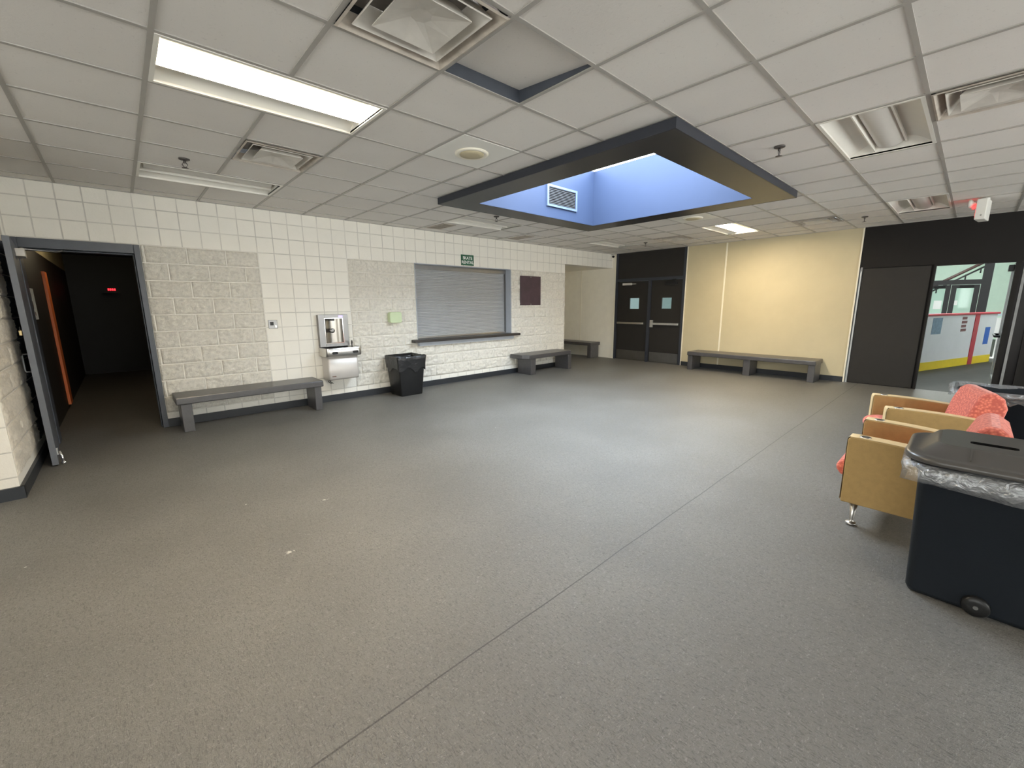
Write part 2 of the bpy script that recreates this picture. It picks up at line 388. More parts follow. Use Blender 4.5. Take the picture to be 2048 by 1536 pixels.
def tag(o, label, cat, group=None, kind=None):
    o['label'] = label; o['category'] = cat
    if group: o['group'] = group
    if kind: o['kind'] = kind
    return o
def thing(name, loc, label, cat, group=None, kind=None, rz=0):
    o = bpy.data.objects.new(name, None); COL.objects.link(o); o.location = loc; o.rotation_euler.z = rz
    o.empty_display_size = .1
    return tag(o, label, cat, group, kind)
def dup(root, loc, label, rz=None):
    r = root.copy(); COL.objects.link(r); r.location = loc; r['label'] = label
    if rz is not None: r.rotation_euler.z = rz
    for ch in list(root.children):
        c = ch.copy(); COL.objects.link(c); c.parent = r
        for g in list(ch.children):
            d = g.copy(); COL.objects.link(d); d.parent = c
    return r
def struct(mb, name, mats, label, cat, **k):
    return tag(mb.build(name, mats, **k), label, cat, kind='structure')

# ------------------------------------------------------------------ floor
struct(MB().box(-6, XB+.06, -6.0, 13.6, -.05, 0), 'floor', 'floor', 'dark grey flecked rubber floor with one long seam', 'floor')
struct(MB().box(XB+.06, 27, -6.0, 13.6, -.05, 0), 'floor_rink', 'rink_floor', 'near black rubber floor of the rink hall', 'floor')

# ------------------------------------------------------------------ ceiling
holes = set()
def hole(i0, i1, j0, j1):
    for i in range(i0, i1):
        for j in range(j0, j1): holes.add((i, j))
LIT = [(0, 0), (12, 0)]
UNLIT = [(0, 4), (6, -4), (6, 4), (12, 4), (12, -4)]
for i, j in LIT + UNLIT: hole(i, i+2, j, j+1)
DIFF = [(1, 2), (1, -2), (6, -5), (13, -2), (13, 2)]
for i, j in DIFF: hole(i, i+1, j, j+1)
hole(2, 3, -2, -1)                       # the tile pushed up
REAR = []
for i, j in REAR: hole(i, i+2, j, j+1)
SK = (3.06, 6.05, 1.60, 4.62)            # dropped skylight soffit
SI = (3.40, 5.70, 1.95, 4.27)            # its opening
XMIN, YMIN = -5.0, -4.2
cm = MB(); tm = MB()
xs = [XMIN] + [gx(i) for i in range(-8, 16)] + [XB]
ys = [YMIN] + [gy(j) for j in range(-11, 7)] + [YA]
for a in range(len(xs)-1):
    for b in range(len(ys)-1):
        x0, x1, y0, y1 = xs[a], xs[a+1], ys[b], ys[b+1]
        i = round((x0-GX)/G) if a else -9; j = round((y0-GY)/G) if b else -12
        if (i, j) in holes: continue
        if x1 < -.6 and y0 > 4.95: continue
        if x0 < SI[1] and x1 > SI[0] and y0 < SI[3] and y1 > SI[2]:
            # tile cut round the skylight opening
            segs = []
            if x0 < SI[0]: segs.append((x0, SI[0], y0, y1))
            if x1 > SI[1]: segs.append((SI[1], x1, y0, y1))
            xa, xb = max(x0, SI[0]), min(x1, SI[1])
            if y0 < SI[2]: segs.append((xa, xb, y0, SI[2]))
            if y1 > SI[3]: segs.append((xa, xb, SI[3], y1))
            for q in segs: cm.box(q[0], q[1], q[2], q[3], CE+.004, CE+.02)
        else:
            cm.box(x0+.001, x1-.001, y0+.001, y1-.001, CE+.004 + random.uniform(0, .003), CE+.02)
ceil = struct(cm, 'ceiling', 'tile', 'suspended ceiling of off-white square tiles', 'ceiling')
W = .0125
def clip_bar(lo, hi, along, at):
    """tee bar pieces along one axis, broken at the skylight soffit"""
    if along == 'x': a0, a1, b0, b1 = SK[0], SK[1], SK[2], SK[3]
    else: a0, a1, b0, b1 = SK[2], SK[3], SK[0], SK[1]
    return [(lo, a0), (a1, hi)] if b0 < at < b1 else [(lo, hi)]
for i in range(-8, 16):
    hi = YA if gx(i) > -.74 else 4.95
    for lo, h2 in clip_bar(YMIN, hi, 'y', gx(i)):
        segs = [(lo, h2)]
        for (fi, fj) in LIT + UNLIT + REAR:      # tees stop at the middle of the long fixtures
            if i == fi + 1:
                ns = []
                for (p, q) in segs:
                    a0, a1 = gy(fj), gy(fj+1)
                    if a0 >= p-1e-6 and a1 <= q+1e-6: ns += [(p, a0), (a1, q)]
                    else: ns.append((p, q))
                segs = ns
        for p, q in segs:
            if q-p > .02: tm.box(gx(i)-W, gx(i)+W, p, q, CE-.001, CE+.006)
for j in range(-11, 7):
    for lo, h2 in clip_bar(XMIN if gy(j) < 4.9 else -.74, XB, 'x', gy(j)):
        tm.box(lo, h2, gy(j)-W, gy(j)+W, CE-.0005, CE+.006)
tm.box(-.75, XB, YA-.022, YA, CE-.002, CE+.006); tm.box(XB-.022, XB, YMIN, YA, CE-.002, CE+.006)
struct(tm, 'trim_1', 'tee', 'grey metal grid bars of the suspended ceiling', 'ceiling grid')
struct(MB().box(XMIN, SI[0]-.05, YMIN, YA, CE+.30, CE+.32).box(SI[1]+.05, XB, YMIN, YA, CE+.30, CE+.32)
       .box(SI[0]-.05, SI[1]+.05, YMIN, SI[2]-.05, CE+.30, CE+.32).box(SI[0]-.05, SI[1]+.05, SI[3]+.05, YA, CE+.30, CE+.32),
       'ceiling_deck', 'shadow_gap', 'dark deck hidden above the suspended ceiling', 'ceiling')
# tile pushed up out of its opening
x0, x1, y0, y1 = gx(2)+.013, gx(3)-.013, gy(-2)+.013, gy(-1)-.013
tt = MB()
zz = {(0, 0): .008, (1, 0): .012, (0, 1): .062, (1, 1): .07}
vs = [(X, Y, CE+.008+zz[(a, b)]+t) for t in (0, .016) for b, Y in ((0, y0), (1, y1)) for a, X in ((0, x0), (1, x1))]
tt.add(vs, [(0, 2, 3, 1), (4, 5, 7, 6), (0, 1, 5, 4), (2, 6, 7, 3), (0, 4, 6, 2), (1, 3, 7, 5)])
tag(tt.build('ceiling_tile', 'tile'), 'ceiling tile pushed up out of its grid beside the largest air vent', 'ceiling tile')
struct(MB().box(gx(2)+W, gx(3)-W, gy(-1)-W-.004, gy(-1)-W, CE+.004, CE+.12).box(gx(3)-W-.004, gx(3)-W, gy(-2)+W, gy(-1)-W-.004, CE+.004, CE+.12),
       'trim_2', 'slate', 'dark rim showing above the pushed-up ceiling tile', 'ceiling grid')

# ------------------------------------------------------------------ skylight
sky = thing('window_1', ((SK[0]+SK[1])/2, (SK[2]+SK[3])/2, 2.70), 'square skylight with a black dropped surround and blue painted well', 'skylight', kind='structure')
zb, zt = 2.70, 3.50
q = MB()
for (a, b, c, d) in ((SK[0], SK[1], SK[2], SI[2]), (SK[0], SK[1], SI[3], SK[3]), (SK[0], SI[0], SI[2], SI[3]), (SI[1], SK[1], SI[2], SI[3])):
    q.box(a, b, c, d, zb, CE+.003)
q.build('surround_frame', 'soffit', sky)
q = MB(); t = .012
for (a, b, c, d) in ((SK[0]-t, SK[1]+t, SK[2]-t, SK[2]), (SK[0]-t, SK[1]+t, SK[3], SK[3]+t), (SK[0]-t, SK[0], SK[2], SK[3]), (SK[1], SK[1]+t, SK[2], SK[3])):
    q.box(a, b, c, d, zb-.001, CE-.002)
q.build('fascia', 'navy', sky)
q = MB()
q.box(SI[0]-.04, SI[0], SI[2]-.04, SI[3]+.04, CE+.003, zt).box(SI[1], SI[1]+.04, SI[2]-.04, SI[3]+.04, CE+.003, zt)
q.box(SI[0], SI[1], SI[2]-.04, SI[2], CE+.003, zt).box(SI[0], SI[1], SI[3], SI[3]+.04, CE+.003, zt)
e = .004
q.box(SI[0]-.001, SI[0]+e, SI[2], SI[3], zb+.002, zt).box(SI[1]-e, SI[1]+.001, SI[2], SI[3], zb+.002, zt)
q.box(SI[0], SI[1], SI[2]-.001, SI[2]+e, zb+.002, zt).box(SI[0], SI[1], SI[3]-e, SI[3]+.001, zb+.002, zt)
q.build('well_lining', 'blue', sky)
MB().box(SI[0], SI[1], SI[2], SI[3], zt+.04, zt+.05).build('pane', 'skyglass', sky)
q = MB()
for (a, b, c, d) in ((SI[0]-.06, SI[0]+.02, SI[2]-.06, SI[3]+.06), (SI[1]-.02, SI[1]+.06, SI[2]-.06, SI[3]+.06), (SI[0]+.02, SI[1]-.02, SI[2]-.06, SI[2]+.02), (SI[0]+.02, SI[1]-.02, SI[3]-.02, SI[3]+.06)):
    q.box(a, b, c, d, zt+.05, zt+.09)
q.build('curb', 'alu_light', sky)
vg = thing('air_grille', (4.94, 4.265, 2.99), 'pale framed air grille with dark slats inside the blue skylight well', 'air grille')
q = MB(); x0, x1, z0, z1, yf = 4.61, 5.27, 2.85, 3.14, 4.265
q.box(x0, x1, yf-.02, yf, z0, z0+.03).box(x0, x1, yf-.02, yf, z1-.03, z1).box(x0, x0+.035, yf-.02, yf, z0+.03, z1-.03).box(x1-.035, x1, yf-.02, yf, z0+.03, z1-.03)
q.build('grille_frame', 'grille_blue', vg)
q = MB(); q.box(x0+.035, x1-.035, yf-.004, yf-.002, z0+.03, z1-.03); q.build('back_plate', 'shadow_gap', vg)
q = MB()
for k in range(11):
    z = z0+.042+k*.0212
    q.add([(x0+.035, yf-.016, z), (x1-.035, yf-.016, z), (x1-.035, yf-.005, z+.010), (x0+.035, yf-.005, z+.010),
           (x0+.035, yf-.016, z-.003), (x1-.035, yf-.016, z-.003), (x1-.035, yf-.005, z+.007), (x0+.035, yf-.005, z+.007)],
          [(0, 1, 2, 3), (7, 6, 5, 4), (0, 4, 5, 1), (3, 2, 6, 7)])
q.build('slats', 'grille_slat', vg)

# ------------------------------------------------------------------ recessed light fixtures (2 x 4 ft, curved baskets)
def fixture(i, j, lit, label):
    L_, Wd = 2*G-.026, G-.026
    t = thing('ceiling_light', (gx(i)+G, gy(j)+G/2, CE), label, 'ceiling light', 'recessed ceiling lights')
    hx, hy = L_/2, Wd/2
    q = MB(); f = .022
    q.box(-hx, hx, -hy, -hy+f, -.004, .012).box(-hx, hx, hy-f, hy, -.004, .012).box(-hx, -hx+f, -hy+f, hy-f, -.004, .012).box(hx-f, hx, -hy+f, hy-f, -.004, .012)
    q.build('light_frame', 'fixture_white', t, local=True)
    # pan with two curved reflectors
    a = hx-f; q = MB(); prof = []
    n = 10
    inner = .10
    for k in range(n+1):
        u = k/n; y = -hy+f + u*(hy-f-inner); z = .012 + .085*math.sin(u*PI*.5)
        prof.append((y, z))
    for sgn in (1, -1):
        pts = [(sgn*y, z) for y, z in prof]
        vs = [(-a, y, z) for y, z in pts] + [(a, y, z) for y, z in pts]
        m = len(pts)
        q.add(vs, [(k, k+1, m+k+1, m+k) for k in range(m-1)], 0, True)
    q.box(-a, a, -inner, inner, .097, .1)
    for sx in (-a, a):       # end plates
        poly = [(-hy+f, .0)] + prof + [(-y, z) for y, z in reversed(prof)] + [(hy-f, .0)]
        q.add([(sx, y, z) for y, z in poly], [tuple(range(len(poly)))])
    q.build('reflector', 'fixture_white', t, local=True, recalc=False)
    # rounded centre lens hanging in the pan
    q = MB(); arc = [(.092*math.cos(PI*k/12), .080 - .056*math.sin(PI*k/12)) for k in range(13)]
    m = len(arc)
    q.add([(-a+.03, y, z) for y, z in arc] + [(a-.03, y, z) for y, z in arc], [(k, k+1, m+k+1, m+k) for k in range(m-1)], 0, True)
    for sx in (-a+.03, a-.03): q.add([(sx, y, z) for y, z in arc], [tuple(range(m))])
    q.build('lens', 'lens_on' if lit else 'lens_off', t, local=True, recalc=False)
    MB().box(-a+.02, a-.02, -.112, -.100, .050, .075).build('basket_rail', 'fixture_white', t, local=True)
    MB().box(-a+.004, a-.004, .096, .103, .018, .096).build('added_light_shield', 'fixture_white', t, local=True)  # added plate, keeps lens light off the reflector behind it
    return t
fixture(0, 0, True, 'long lit ceiling light glowing warm near the left doorway')
fixture(12, 0, True, 'lit ceiling light near the beige wall, beyond the skylight')
fixture(0, 4, False, 'unlit ceiling light close to block wall above the doorway and long bench')
fixture(6, -4, False, 'unlit ceiling light with curved centre basket, right of the skylight')
fixture(6, 4, False, 'unlit ceiling light between skylight and roller shutter wall')
fixture(12, 4, False, 'unlit ceiling light in far corner before the black double doors')
fixture(12, -4, False, 'unlit ceiling light nearest the ceiling-hung exit sign')

# ------------------------------------------------------------------ square ceiling diffusers
def diffuser(i, j, label):
    t = thing('air_vent', (gx(i)+G/2, gy(j)+G/2, CE), label, 'air vent', 'square ceiling air vents')
    def ring(q, a0, z0, a1, z1):
        A = [(-a0, -a0, z0), (a0, -a0, z0), (a0, a0, z0), (-a0, a0, z0)]
        B = [(-a1, -a1, z1), (a1, -a1, z1), (a1, a1, z1), (-a1, a1, z1)]
        q.add(A+B, [(k, (k+1) % 4, 4+(k+1) % 4, 4+k) for k in range(4)])
    h = G/2-.013
    q = MB(); ring(q, h, -.008, h-.012, -.012); ring(q, h-.012, -.012, h-.055, .05); q.build('flange', 'vent_flange', t, local=True, recalc=False)
    q = MB(); ring(q, .175, .075, .232, -.004); ring(q, .232, -.004, .228, -.008); ring(q, .228, -.008, .17, .07); q.build('outer_cone', 'vent', t, local=True, recalc=False)
    q = MB()
    ring(q, .165, -.012, .165, -.016)
    A = .165; nn = 16
    sq = [(-A, -A), (0, -A), (A, -A), (A, 0), (A, A), (0, A), (-A, A), (-A, 0)]
    base = [(x, y, -.016) for x, y in sq]
    circ = [(.05*math.cos(math.radians(225+45*k)), .05*math.sin(math.radians(225+45*k)), .018) for k in range(8)]
    q.add(base+circ, [(k, (k+1) % 8, 8+(k+1) % 8, 8+k) for k in range(8)]); q.add(circ, [tuple(range(8))])
    ring(q, .165, -.012, .11, .06)
    q.build('centre_plate', 'vent', t, local=True, recalc=False)
    q = MB(); q.box(-h+.05, h-.05, -h+.05, h-.05, .088, .092); q.build('duct_plate', 'duct', t, local=True)
    return t
d0 = diffuser(1, 2, 'square air vent between the near lit light and the block wall')
for (i, j), lab in zip(DIFF[1:], ['largest square air vent at the top edge beside the pushed-up tile', 'square air vent at right edge beside the unlit basket light',
                                 'square air vent near beige wall, right of the lit far light', 'square air vent near the black double doors']):
    dup(d0, (gx(i)+G/2, gy(j)+G/2, CE), lab)
# slot grilles near the block wall
def slot(x0, x1, y0, y1, label):
    t = thing('slot_vent', ((x0+x1)/2, (y0+y1)/2, CE), label, 'air vent', 'dark slot vents by the shutter wall')
    hx, hy = (x1-x0)/2, (y1-y0)/2
    q = MB(); f = .02
    q.box(-hx, hx, -hy, -hy+f, -.006, .004).box(-hx, hx, hy-f, hy, -.006, .004).box(-hx, -hx+f, -hy+f, hy-f, -.006, .004).box(hx-f, hx, -hy+f, hy-f, -.006, .004)
    q.build('grille_frame', 'vent_flange', t, local=True)
    q = MB().box(-hx+f, hx-f, -hy+f, hy-f, .0, .003); q.build('dark_plate', 'vent_dark', t, local=True)  # one dark plate closes the opening behind the slats
    q = MB()
    for k in range(7):
        x = -hx+f+.02+k*(2*hx-2*f-.04)/6; q.box(x-.003, x+.003, -hy+f, hy-f, -.005, .0)
    q.build('slats', 'vent_flange', t, local=True)
    return t
s0 = slot(gx(6.12), gx(6.52), gy(5.15), gy(5.98), 'dark slot vent above the left end of the roller shutter')
dup(s0, (gx(9.35), gy(5.57), CE), 'dark slot vent above the right end of the roller shutter')

# ------------------------------------------------------------------ ceiling speakers and sprinklers
def speaker(i, j, label):
    t = thing('ceiling_speaker', (gx(i)+G/2, gy(j)+G/2, CE), label, 'speaker', 'round ceiling speakers')
    h = G/2-.014
    MB().box(-h, h, -h, h, -.004, .003).build('panel', 'white_plastic', t, local=True, bevel=.001)
    MB().lathe([(.145, -.004), (.145, -.012), (.125, -.018), (.105, -.014)], n=40).build('ring', 'cream', t, local=True)
    MB().lathe([(.105, -.014), (.104, -.0175), (.05, -.021), (.002, -.022)], n=40).build('grille', 'beige', t, local=True)
    return t
sp0 = speaker(3, 0, 'round ceiling speaker in a white tile left of the skylight')
dup(sp0, (gx(10.5), gy(.5), CE), 'round ceiling speaker between the skylight and far lit light')
def sprinkler(x, y, label):
    t = thing('sprinkler_head', (x, y, CE), label, 'sprinkler', 'ceiling sprinkler heads')
    MB().lathe([(.042, .004), (.042, -.004), (.030, -.010), (.014, -.012)], n=24).build('escutcheon', 'sprinkler', t, local=True)
    q = MB().lathe([(.011, -.010), (.011, -.030), (.007, -.034)], n=12)
    for sg in (-1, 1): q.tube([(sg*.010, 0, -.028), (sg*.020, 0, -.045), (sg*.010, 0, -.062), (0, 0, -.068)], .0035, 6)
    q.build('frame', 'sprinkler', t, local=True)
    q = MB().lathe([(.003, -.064), (.006, -.068), (.026, -.072), (.026, -.0735), (.002, -.0745)], n=16); q.build('deflector', 'sprinkler', t, local=True)
    return t
p0 = sprinkler(gx(.52), gy(3.47), 'sprinkler head above doorway, near the unlit light by block wall')
for i, j, lab in ((6.55, -2.5, 'sprinkler head just right of the black skylight surround'), (6.62, 3.6, 'sprinkler head between the skylight and roller shutter'),
                  (13.57, 3.58, 'sprinkler head above black double doors'), (13.75, -2.44, 'sprinkler head near top of the beige wall by black partition')):
    dup(p0, (gx(i), gy(j), CE), lab)

# ------------------------------------------------------------------ long block wall (left)
w = MB()
T = .25
DOOR = (-.73, .27, 2.20); SH = (3.885, 6.17, .80, 2.208); AL = (7.93, 2.42)
def wallbox(x0, x1, z0, z1): w.box(x0, x1, YA, YA+T, z0, z1)
wallbox(-.765, DOOR[1], DOOR[2], CE+.05); wallbox(DOOR[1], SH[0], 0, CE+.05)
wallbox(SH[0], SH[1], 0, SH[2]); wallbox(SH[0], SH[1], SH[3], CE+.05)
wallbox(SH[1], AL[0], 0, CE+.05); wallbox(AL[0], XB, AL[1], CE+.05)
def rock_blocks(mb, a0, a1, z0, z1, put, mi, seed, skip=None, phase=0., amp=1.):
    """split-face courses in running bond; put(a, z, d) -> point standing d proud of the wall."""
    row = 0; z = z0
    while z < z1-.01:
        zt_ = min(z+BK, z1)
        a = a0 - (BK if row % 2 else 0) + phase
        if a > a0: a -= 2*BK
        while a < a1-.01:
            p0_, p1_ = max(a, a0), min(a+2*BK, a1)
            pieces = [(p0_, p1_)]
            if skip:
                sx0, sx1, sz0, sz1 = skip
                if zt_ > sz0+.02 and z < sz1-.02:
                    pieces = [(max(p0_, lo), min(p1_, hi)) for lo, hi in ((a0, sx0), (sx1, a1))]
            for (u0, u1) in pieces:
                if u1-u0 < .03: continue
                g = .0055
                nx = max(4, int((u1-u0)/.017)); nz_ = 12
                vs = []; key = random.random()*50
                for k in range(nz_+1):
                    for l in range(nx+1):
                        ua, va = l/nx, k/nz_
                        aa = u0+g+(u1-u0-2*g)*ua; z_ = z+g+(zt_-z-2*g)*va
                        ed = min(min(ua, 1-ua)*(u1-u0), min(va, 1-va)*(zt_-z))
                        rise = min(1, ed/.016)
                        n_ = noise.fractal(Vector((aa*16, z_*24, seed+key)), 1., 2.1, 4)
                        n2_ = noise.noise(Vector((aa*45, z_*60, seed+key)))
                        rg = 1 - 2*abs(noise.noise(Vector((aa*13 + z_*4, z_*24, seed+key+3))))
                        d = .004 + amp*rise*(.016 + .021*max(-1, min(1, n_)) + .010*n2_ - .010*max(0, rg-.45)*1.8)
                        vs.append(put(aa, z_, min(.033, max(.0035, d))))
                m_ = nx+1
                fs = [(k*m_+l, k*m_+l+1, (k+1)*m_+l+1, (k+1)*m_+l) for k in range(nz_) for l in range(nx)]
                b = len(mb.v)
                mb.add(vs, fs, mi, True)
                # skirt back to the mortar
                rim = [l for l in range(m_)] + [k*m_+nx for k in range(1, nz_+1)] + [nz_*m_+l for l in range(nx-1, -1, -1)] + [k*m_ for k in range(nz_-1, 0, -1)]
                back = []
                for r_ in rim:
                    la, ka = r_ % m_, r_//m_
                    back.append(put(u0+g+(u1-u0-2*g)*la/nx, z+g+(zt_-z-2*g)*ka/nz_, 0))
                bb = len(mb.v); mb.v += back; nr = len(rim)
                for k in range(nr):
                    mb.f.append([b+rim[k], bb+k, bb+(k+1) % nr, b+rim[(k+1) % nr]]); mb.m.append(mi); mb.s.append(False)
            a += 2*BK
        z += BK; row += 1
R0 = .1756
putA = lambda a, z, d: (a, YA-d, z)
# split-face fields (mortar-coloured backing plates are part of the same wall)
def backing(x0, x1, z0, z1): w.box(x0, x1, YA-.001, YA+.01, z0, z1, 2)
backing(DOOR[1], 1.488, R0, 2.208); rock_blocks(w, DOOR[1], 1.488, R0, 2.207, putA, 1, 3., phase=-.17)
backing(2.707, SH[0], R0, 2.208); backing(SH[0], SH[1], R0, SH[2]); backing(SH[1], AL[0], R0, 2.208)
rock_blocks(w, 2.707, AL[0], R0, 2.207, putA, 1, 9., skip=(SH[0], SH[1], .80, 9), phase=-.1)
struct(w, 'wall_left', ['block', 'rock', 'mortar'], 'white painted block wall with split-face and smooth scored areas', 'wall', recalc=False)
# return wall at the left doorway and the wall face nearer the viewer
XC, YC = -.765, 4.95
w = MB()
w.box(XC-.25, XC, YC, YA+T, 0, CE+.05, 0)
w.box(-5.2, XC-.25, YC, YC+.25, 0, CE+.05, 0)
w.box(XC-.01, XC+.001, YC+.001, YA, .1, 2.208, 2)
rock_blocks(w, YC+.02, YA, R0, 2.207, lambda a, z, d: (XC+d, a, z), 1, 17., phase=-.1, amp=.6)
struct(w, 'wall_return', ['block_darkened', 'rock_band', 'mortar'], 'split-face return wall left of the open doorway, with a dark painted strip', 'wall', recalc=False)
# alcove behind the long wall
w = MB()
w.box(AL[0]-.1, AL[0], YA+T, 8.9, 0, 2.5).box(AL[0]-.1, XB, 8.8, 8.9, 0, 2.5).box(AL[0]-.1, XB, YA+T, 8.8, AL[1], AL[1]+.1)
struct(w, 'wall_alcove', 'cream', 'cream painted alcove beyond the end of block wall', 'wall')
# baseboards
def base(mb, x0, x1, y0, y1, h=.10): mb.box(x0, x1, y0, y1, 0, h)
q = MB(); base(q, DOOR[1], AL[0], YA-.026, YA); base(q, XC, XC+.026, YC-.02, YA); base(q, -5, XC+.026, YC-.022, YC)
struct(q, 'baseboard_left', 'baseboard', 'black rubber baseboard along the white block wall', 'baseboard')
q = MB(); base(q, XB-.012, XB, 1.50, 4.66)
struct(q, 'baseboard_right', 'baseboard', 'dark baseboard below the beige wall', 'baseboard')

# ------------------------------------------------------------------ far wall (right), beige and black
w = MB(); T2 = .14
w.box(XB, XB+T2, 6.60, 8.9, 0, CE+.05, 1); w.box(XB, XB+T2, 1.50, 4.66, 0, CE+.05)
struct(w, 'wall_right', ['beige', 'cream'], 'beige painted panel wall above the far bench', 'wall')
q = MB().box(XB-.008, XB, 3.785, 3.815, .10, CE-.01).box(XB-.008, XB, 7.735, 7.765, 0, AL[1]).box(XB-.012, XB+.02, 1.482, 1.502, 0, CE-.004)
q.box(XB-.012, XB+.02, 4.655, 4.675, 0, CE-.004).box(XB-.02, XB+.02, 6.585, 6.635, 0, CE-.004)
struct(q, 'trim_3', 'beige_trim', 'pale vertical battens on the beige wall', 'trim')
w = MB()
w.box(XB+.01, XB+T2, -5, 1.482, 2.075, CE+.05); w.box(XB+.03, XB+T2, .525, 1.44, 0, 2.075); w.box(XB+.01, XB+T2, -5, -.62, 0, 2.075)
struct(w, 'wall_partition', 'black_paint', 'black painted partition right of the beige wall', 'wall')
q = MB().box(XB+.012, XB+.03, .555, 1.435, .012, 2.06)
dp = thing('door_3', (XB+.02, 1.0, 0), 'flat black panel door beside the passage to the rink', 'door', kind='structure')
q.build('leaf', 'charcoal', dp)
MB().box(XB-.004, XB+.03, 1.441, 1.463, .0, 2.02).build('edge_channel', 'alu_light', dp)
MB().box(XB-.006, XB+.03, 1.438, 1.466, 2.02, 2.09).build('channel_cap', 'steel_dark', dp)

# ------------------------------------------------------------------ black double doors (far wall)
dd = thing('door_2', (XB, 5.63, 0), 'pair of charcoal double doors with small windows and steel push bars', 'double doors', kind='structure')
q = MB(); y0, y1 = 4.675, 6.585
q.box(XB-.02, XB+.12, y0, y0+.06, 0, CE+.003).box(XB-.02, XB+.12, y1-.06, y1, 0, CE+.003)
q.box(XB-.02, XB+.12, y0+.06, y1-.06, 2.05, 2.12).box(XB-.03, XB+.12, 5.545, 5.615, 0, 2.05)
q.build('door_frame', 'navy', dd)
MB().box(XB+.005, XB+.06, y0+.06, y1-.06, 2.12, CE+.003).build('transom_panel', 'charcoal', dd)
def dleaf(ya, yb, wa, wb, za, zb2):
    q = MB(); x0, x1 = XB+.012, XB+.056
    q.box(x0, x1, ya, wa, .012, 2.045).box(x0, x1, wb, yb, .012, 2.045).box(x0, x1, wa, wb, .012, za).box(x0, x1, wa, wb, zb2, 2.045)
    lf = q.build('door_leaf', 'charcoal', dd)
    MB().box(XB+.030, XB+.036, wa, wb, za, zb2).build('window_pane', 'glass', lf)
    MB().box(XB+.004, XB+.012, ya+.02, yb-.02, .02, .26).build('kick_plate', 'steel_dark', lf)
    return lf
lf = dleaf(5.62, 6.52, 5.88, 6.16, 1.35, 1.625); rf = dleaf(4.74, 5.54, 5.00, 5.26, 1.355, 1.62)
MB().box(XB-.05, XB-.022, 5.70, 6.49, .955, 1.005).box(XB-.024, XB+.012, 5.70, 5.76, .955, 1.005).box(XB-.024, XB+.012, 6.43, 6.49, .955, 1.005).build('push_bar', 'steel', lf, bevel=.004)
MB().box(XB-.05, XB-.022, 4.77, 5.52, .955, 1.005).box(XB-.024, XB+.012, 4.77, 4.83, .955, 1.005).box(XB-.03, XB+.012, 5.45, 5.53, .89, 1.07).build('push_bar', 'steel', rf, bevel=.004)
MB().box(XB-.04, XB+.012, 6.10, 6.36, 1.955, 2.01).box(XB-.03, XB+.012, 5.98, 6.12, 1.975, 1.99).build('door_closer', 'vent', lf, bevel=.006)
MB().box(XB-.045, XB+.012, 4.86, 5.16, 1.93, 2.0).box(XB-.03, XB-.01, 4.9, 4.99, 2.0, 2.06).build('door_closer', 'black_plastic', rf, bevel=.006)
MB().box(XB-.005, XB+.1, y0+.06, y1-.06, 0, .01).build('threshold', 'steel_dark', dd)

# ------------------------------------------------------------------ left doorway with the leaf standing open
d1 = thing('door_1', (-.23, YA, 0), 'slate grey doorway with its leaf swung open into the dark corridor side', 'door', kind='structure')
d1['label'] = 'slate grey doorway with its door standing open beside a dark corridor'
q = MB(); f0, f1 = YA-.035, YA+.16
q.box(-.73, -.675, f0, f1, 0, 2.20).box(.215, .27, f0, f1, 0, 2.20).box(-.675, .215, f0, f1, 2.10, 2.20)
q.box(.20, .215, YA+.05, f1, 0, 2.10).box(-.675, .20, YA+.05, f1, 2.085, 2.10)
q.build('door_frame', 'slate', d1, bevel=.004)
# leaf: hinge near (-.70, 6.70), free edge near (-.64, 5.745)
hinge = Vector((-.705, 6.67, 0)); free = Vector((-.640, 5.745, 0)); dv = (free-hinge); ln = dv.length; dv.normalize(); nv = Vector((-dv.y, dv.x, 0))  # nv -> +X side
if nv.x < 0: nv = -nv
def LP(s, n_, z): p = hinge + dv*s + nv*n_; return (p.x, p.y, z)
def lbox(q, s0, s1, n0, n1, z0, z1):
    vs = [LP(s, n_, z) for z in (z0, z1) for n_ in (n0, n1) for s in (s0, s1)]
    return q.add(vs, [(0, 2, 3, 1), (4, 5, 7, 6), (0, 1, 5, 4), (2, 6, 7, 3), (0, 4, 6, 2), (1, 3, 7, 5)])
lf1 = lbox(MB(), 0, ln, -.022, .022, .012, 2.105).build('door_leaf', 'leaf_edge', d1, bevel=.002)
hs = ln-.29
MB().tube([LP(hs, -.022, 1.06), LP(hs, -.065, 1.06), LP(hs, -.072, 1.045), LP(hs, -.072, .905), LP(hs, -.065, .89), LP(hs, -.022, .89)], .008, 8).build('pull_handle', 'alu_light', lf1)
lbox(lbox(MB(), .20, .50, .022, .085, 1.97, 2.045), .24, .27, .05, .075, 2.045, 2.07).build('door_closer', 'vent', lf1, bevel=.006)
MB().tube([LP(.26, .06, 2.06), (-.42, YA+.02, 2.075), (-.36, YA-.04, 2.085)], .010, 6).build('closer_arm', 'steel_dark', lf1)
q = lbox(MB(), ln-.09, ln-.03, .022, .032, .10, .17); q.tube([LP(ln-.06, .040, .13), LP(ln-.05, .052, .06), LP(ln-.045, .056, .02)], .011, 8); q.lathe([(.018, 0), (.018, .022), (.012, .026)], c=(LP(ln-.045, .056, 0)), n=12)
q.build('door_stop', 'chrome', lf1)
lbox(MB(), hs-.03, hs+.05, -.028, -.022, 1.30, 1.36).build('hasp', 'steel_dark', lf1)
pl = thing('padlock', LP(hs+.01, -.045, 1.27), 'small brass padlock hanging from the open door', 'padlock')
P0 = Vector(LP(hs+.01, -.045, 1.25))
MB().box(P0.x-.012, P0.x+.012, P0.y-.026, P0.y+.026, 1.235, 1.285).build('padlock_body', 'brass', pl, bevel=.004)
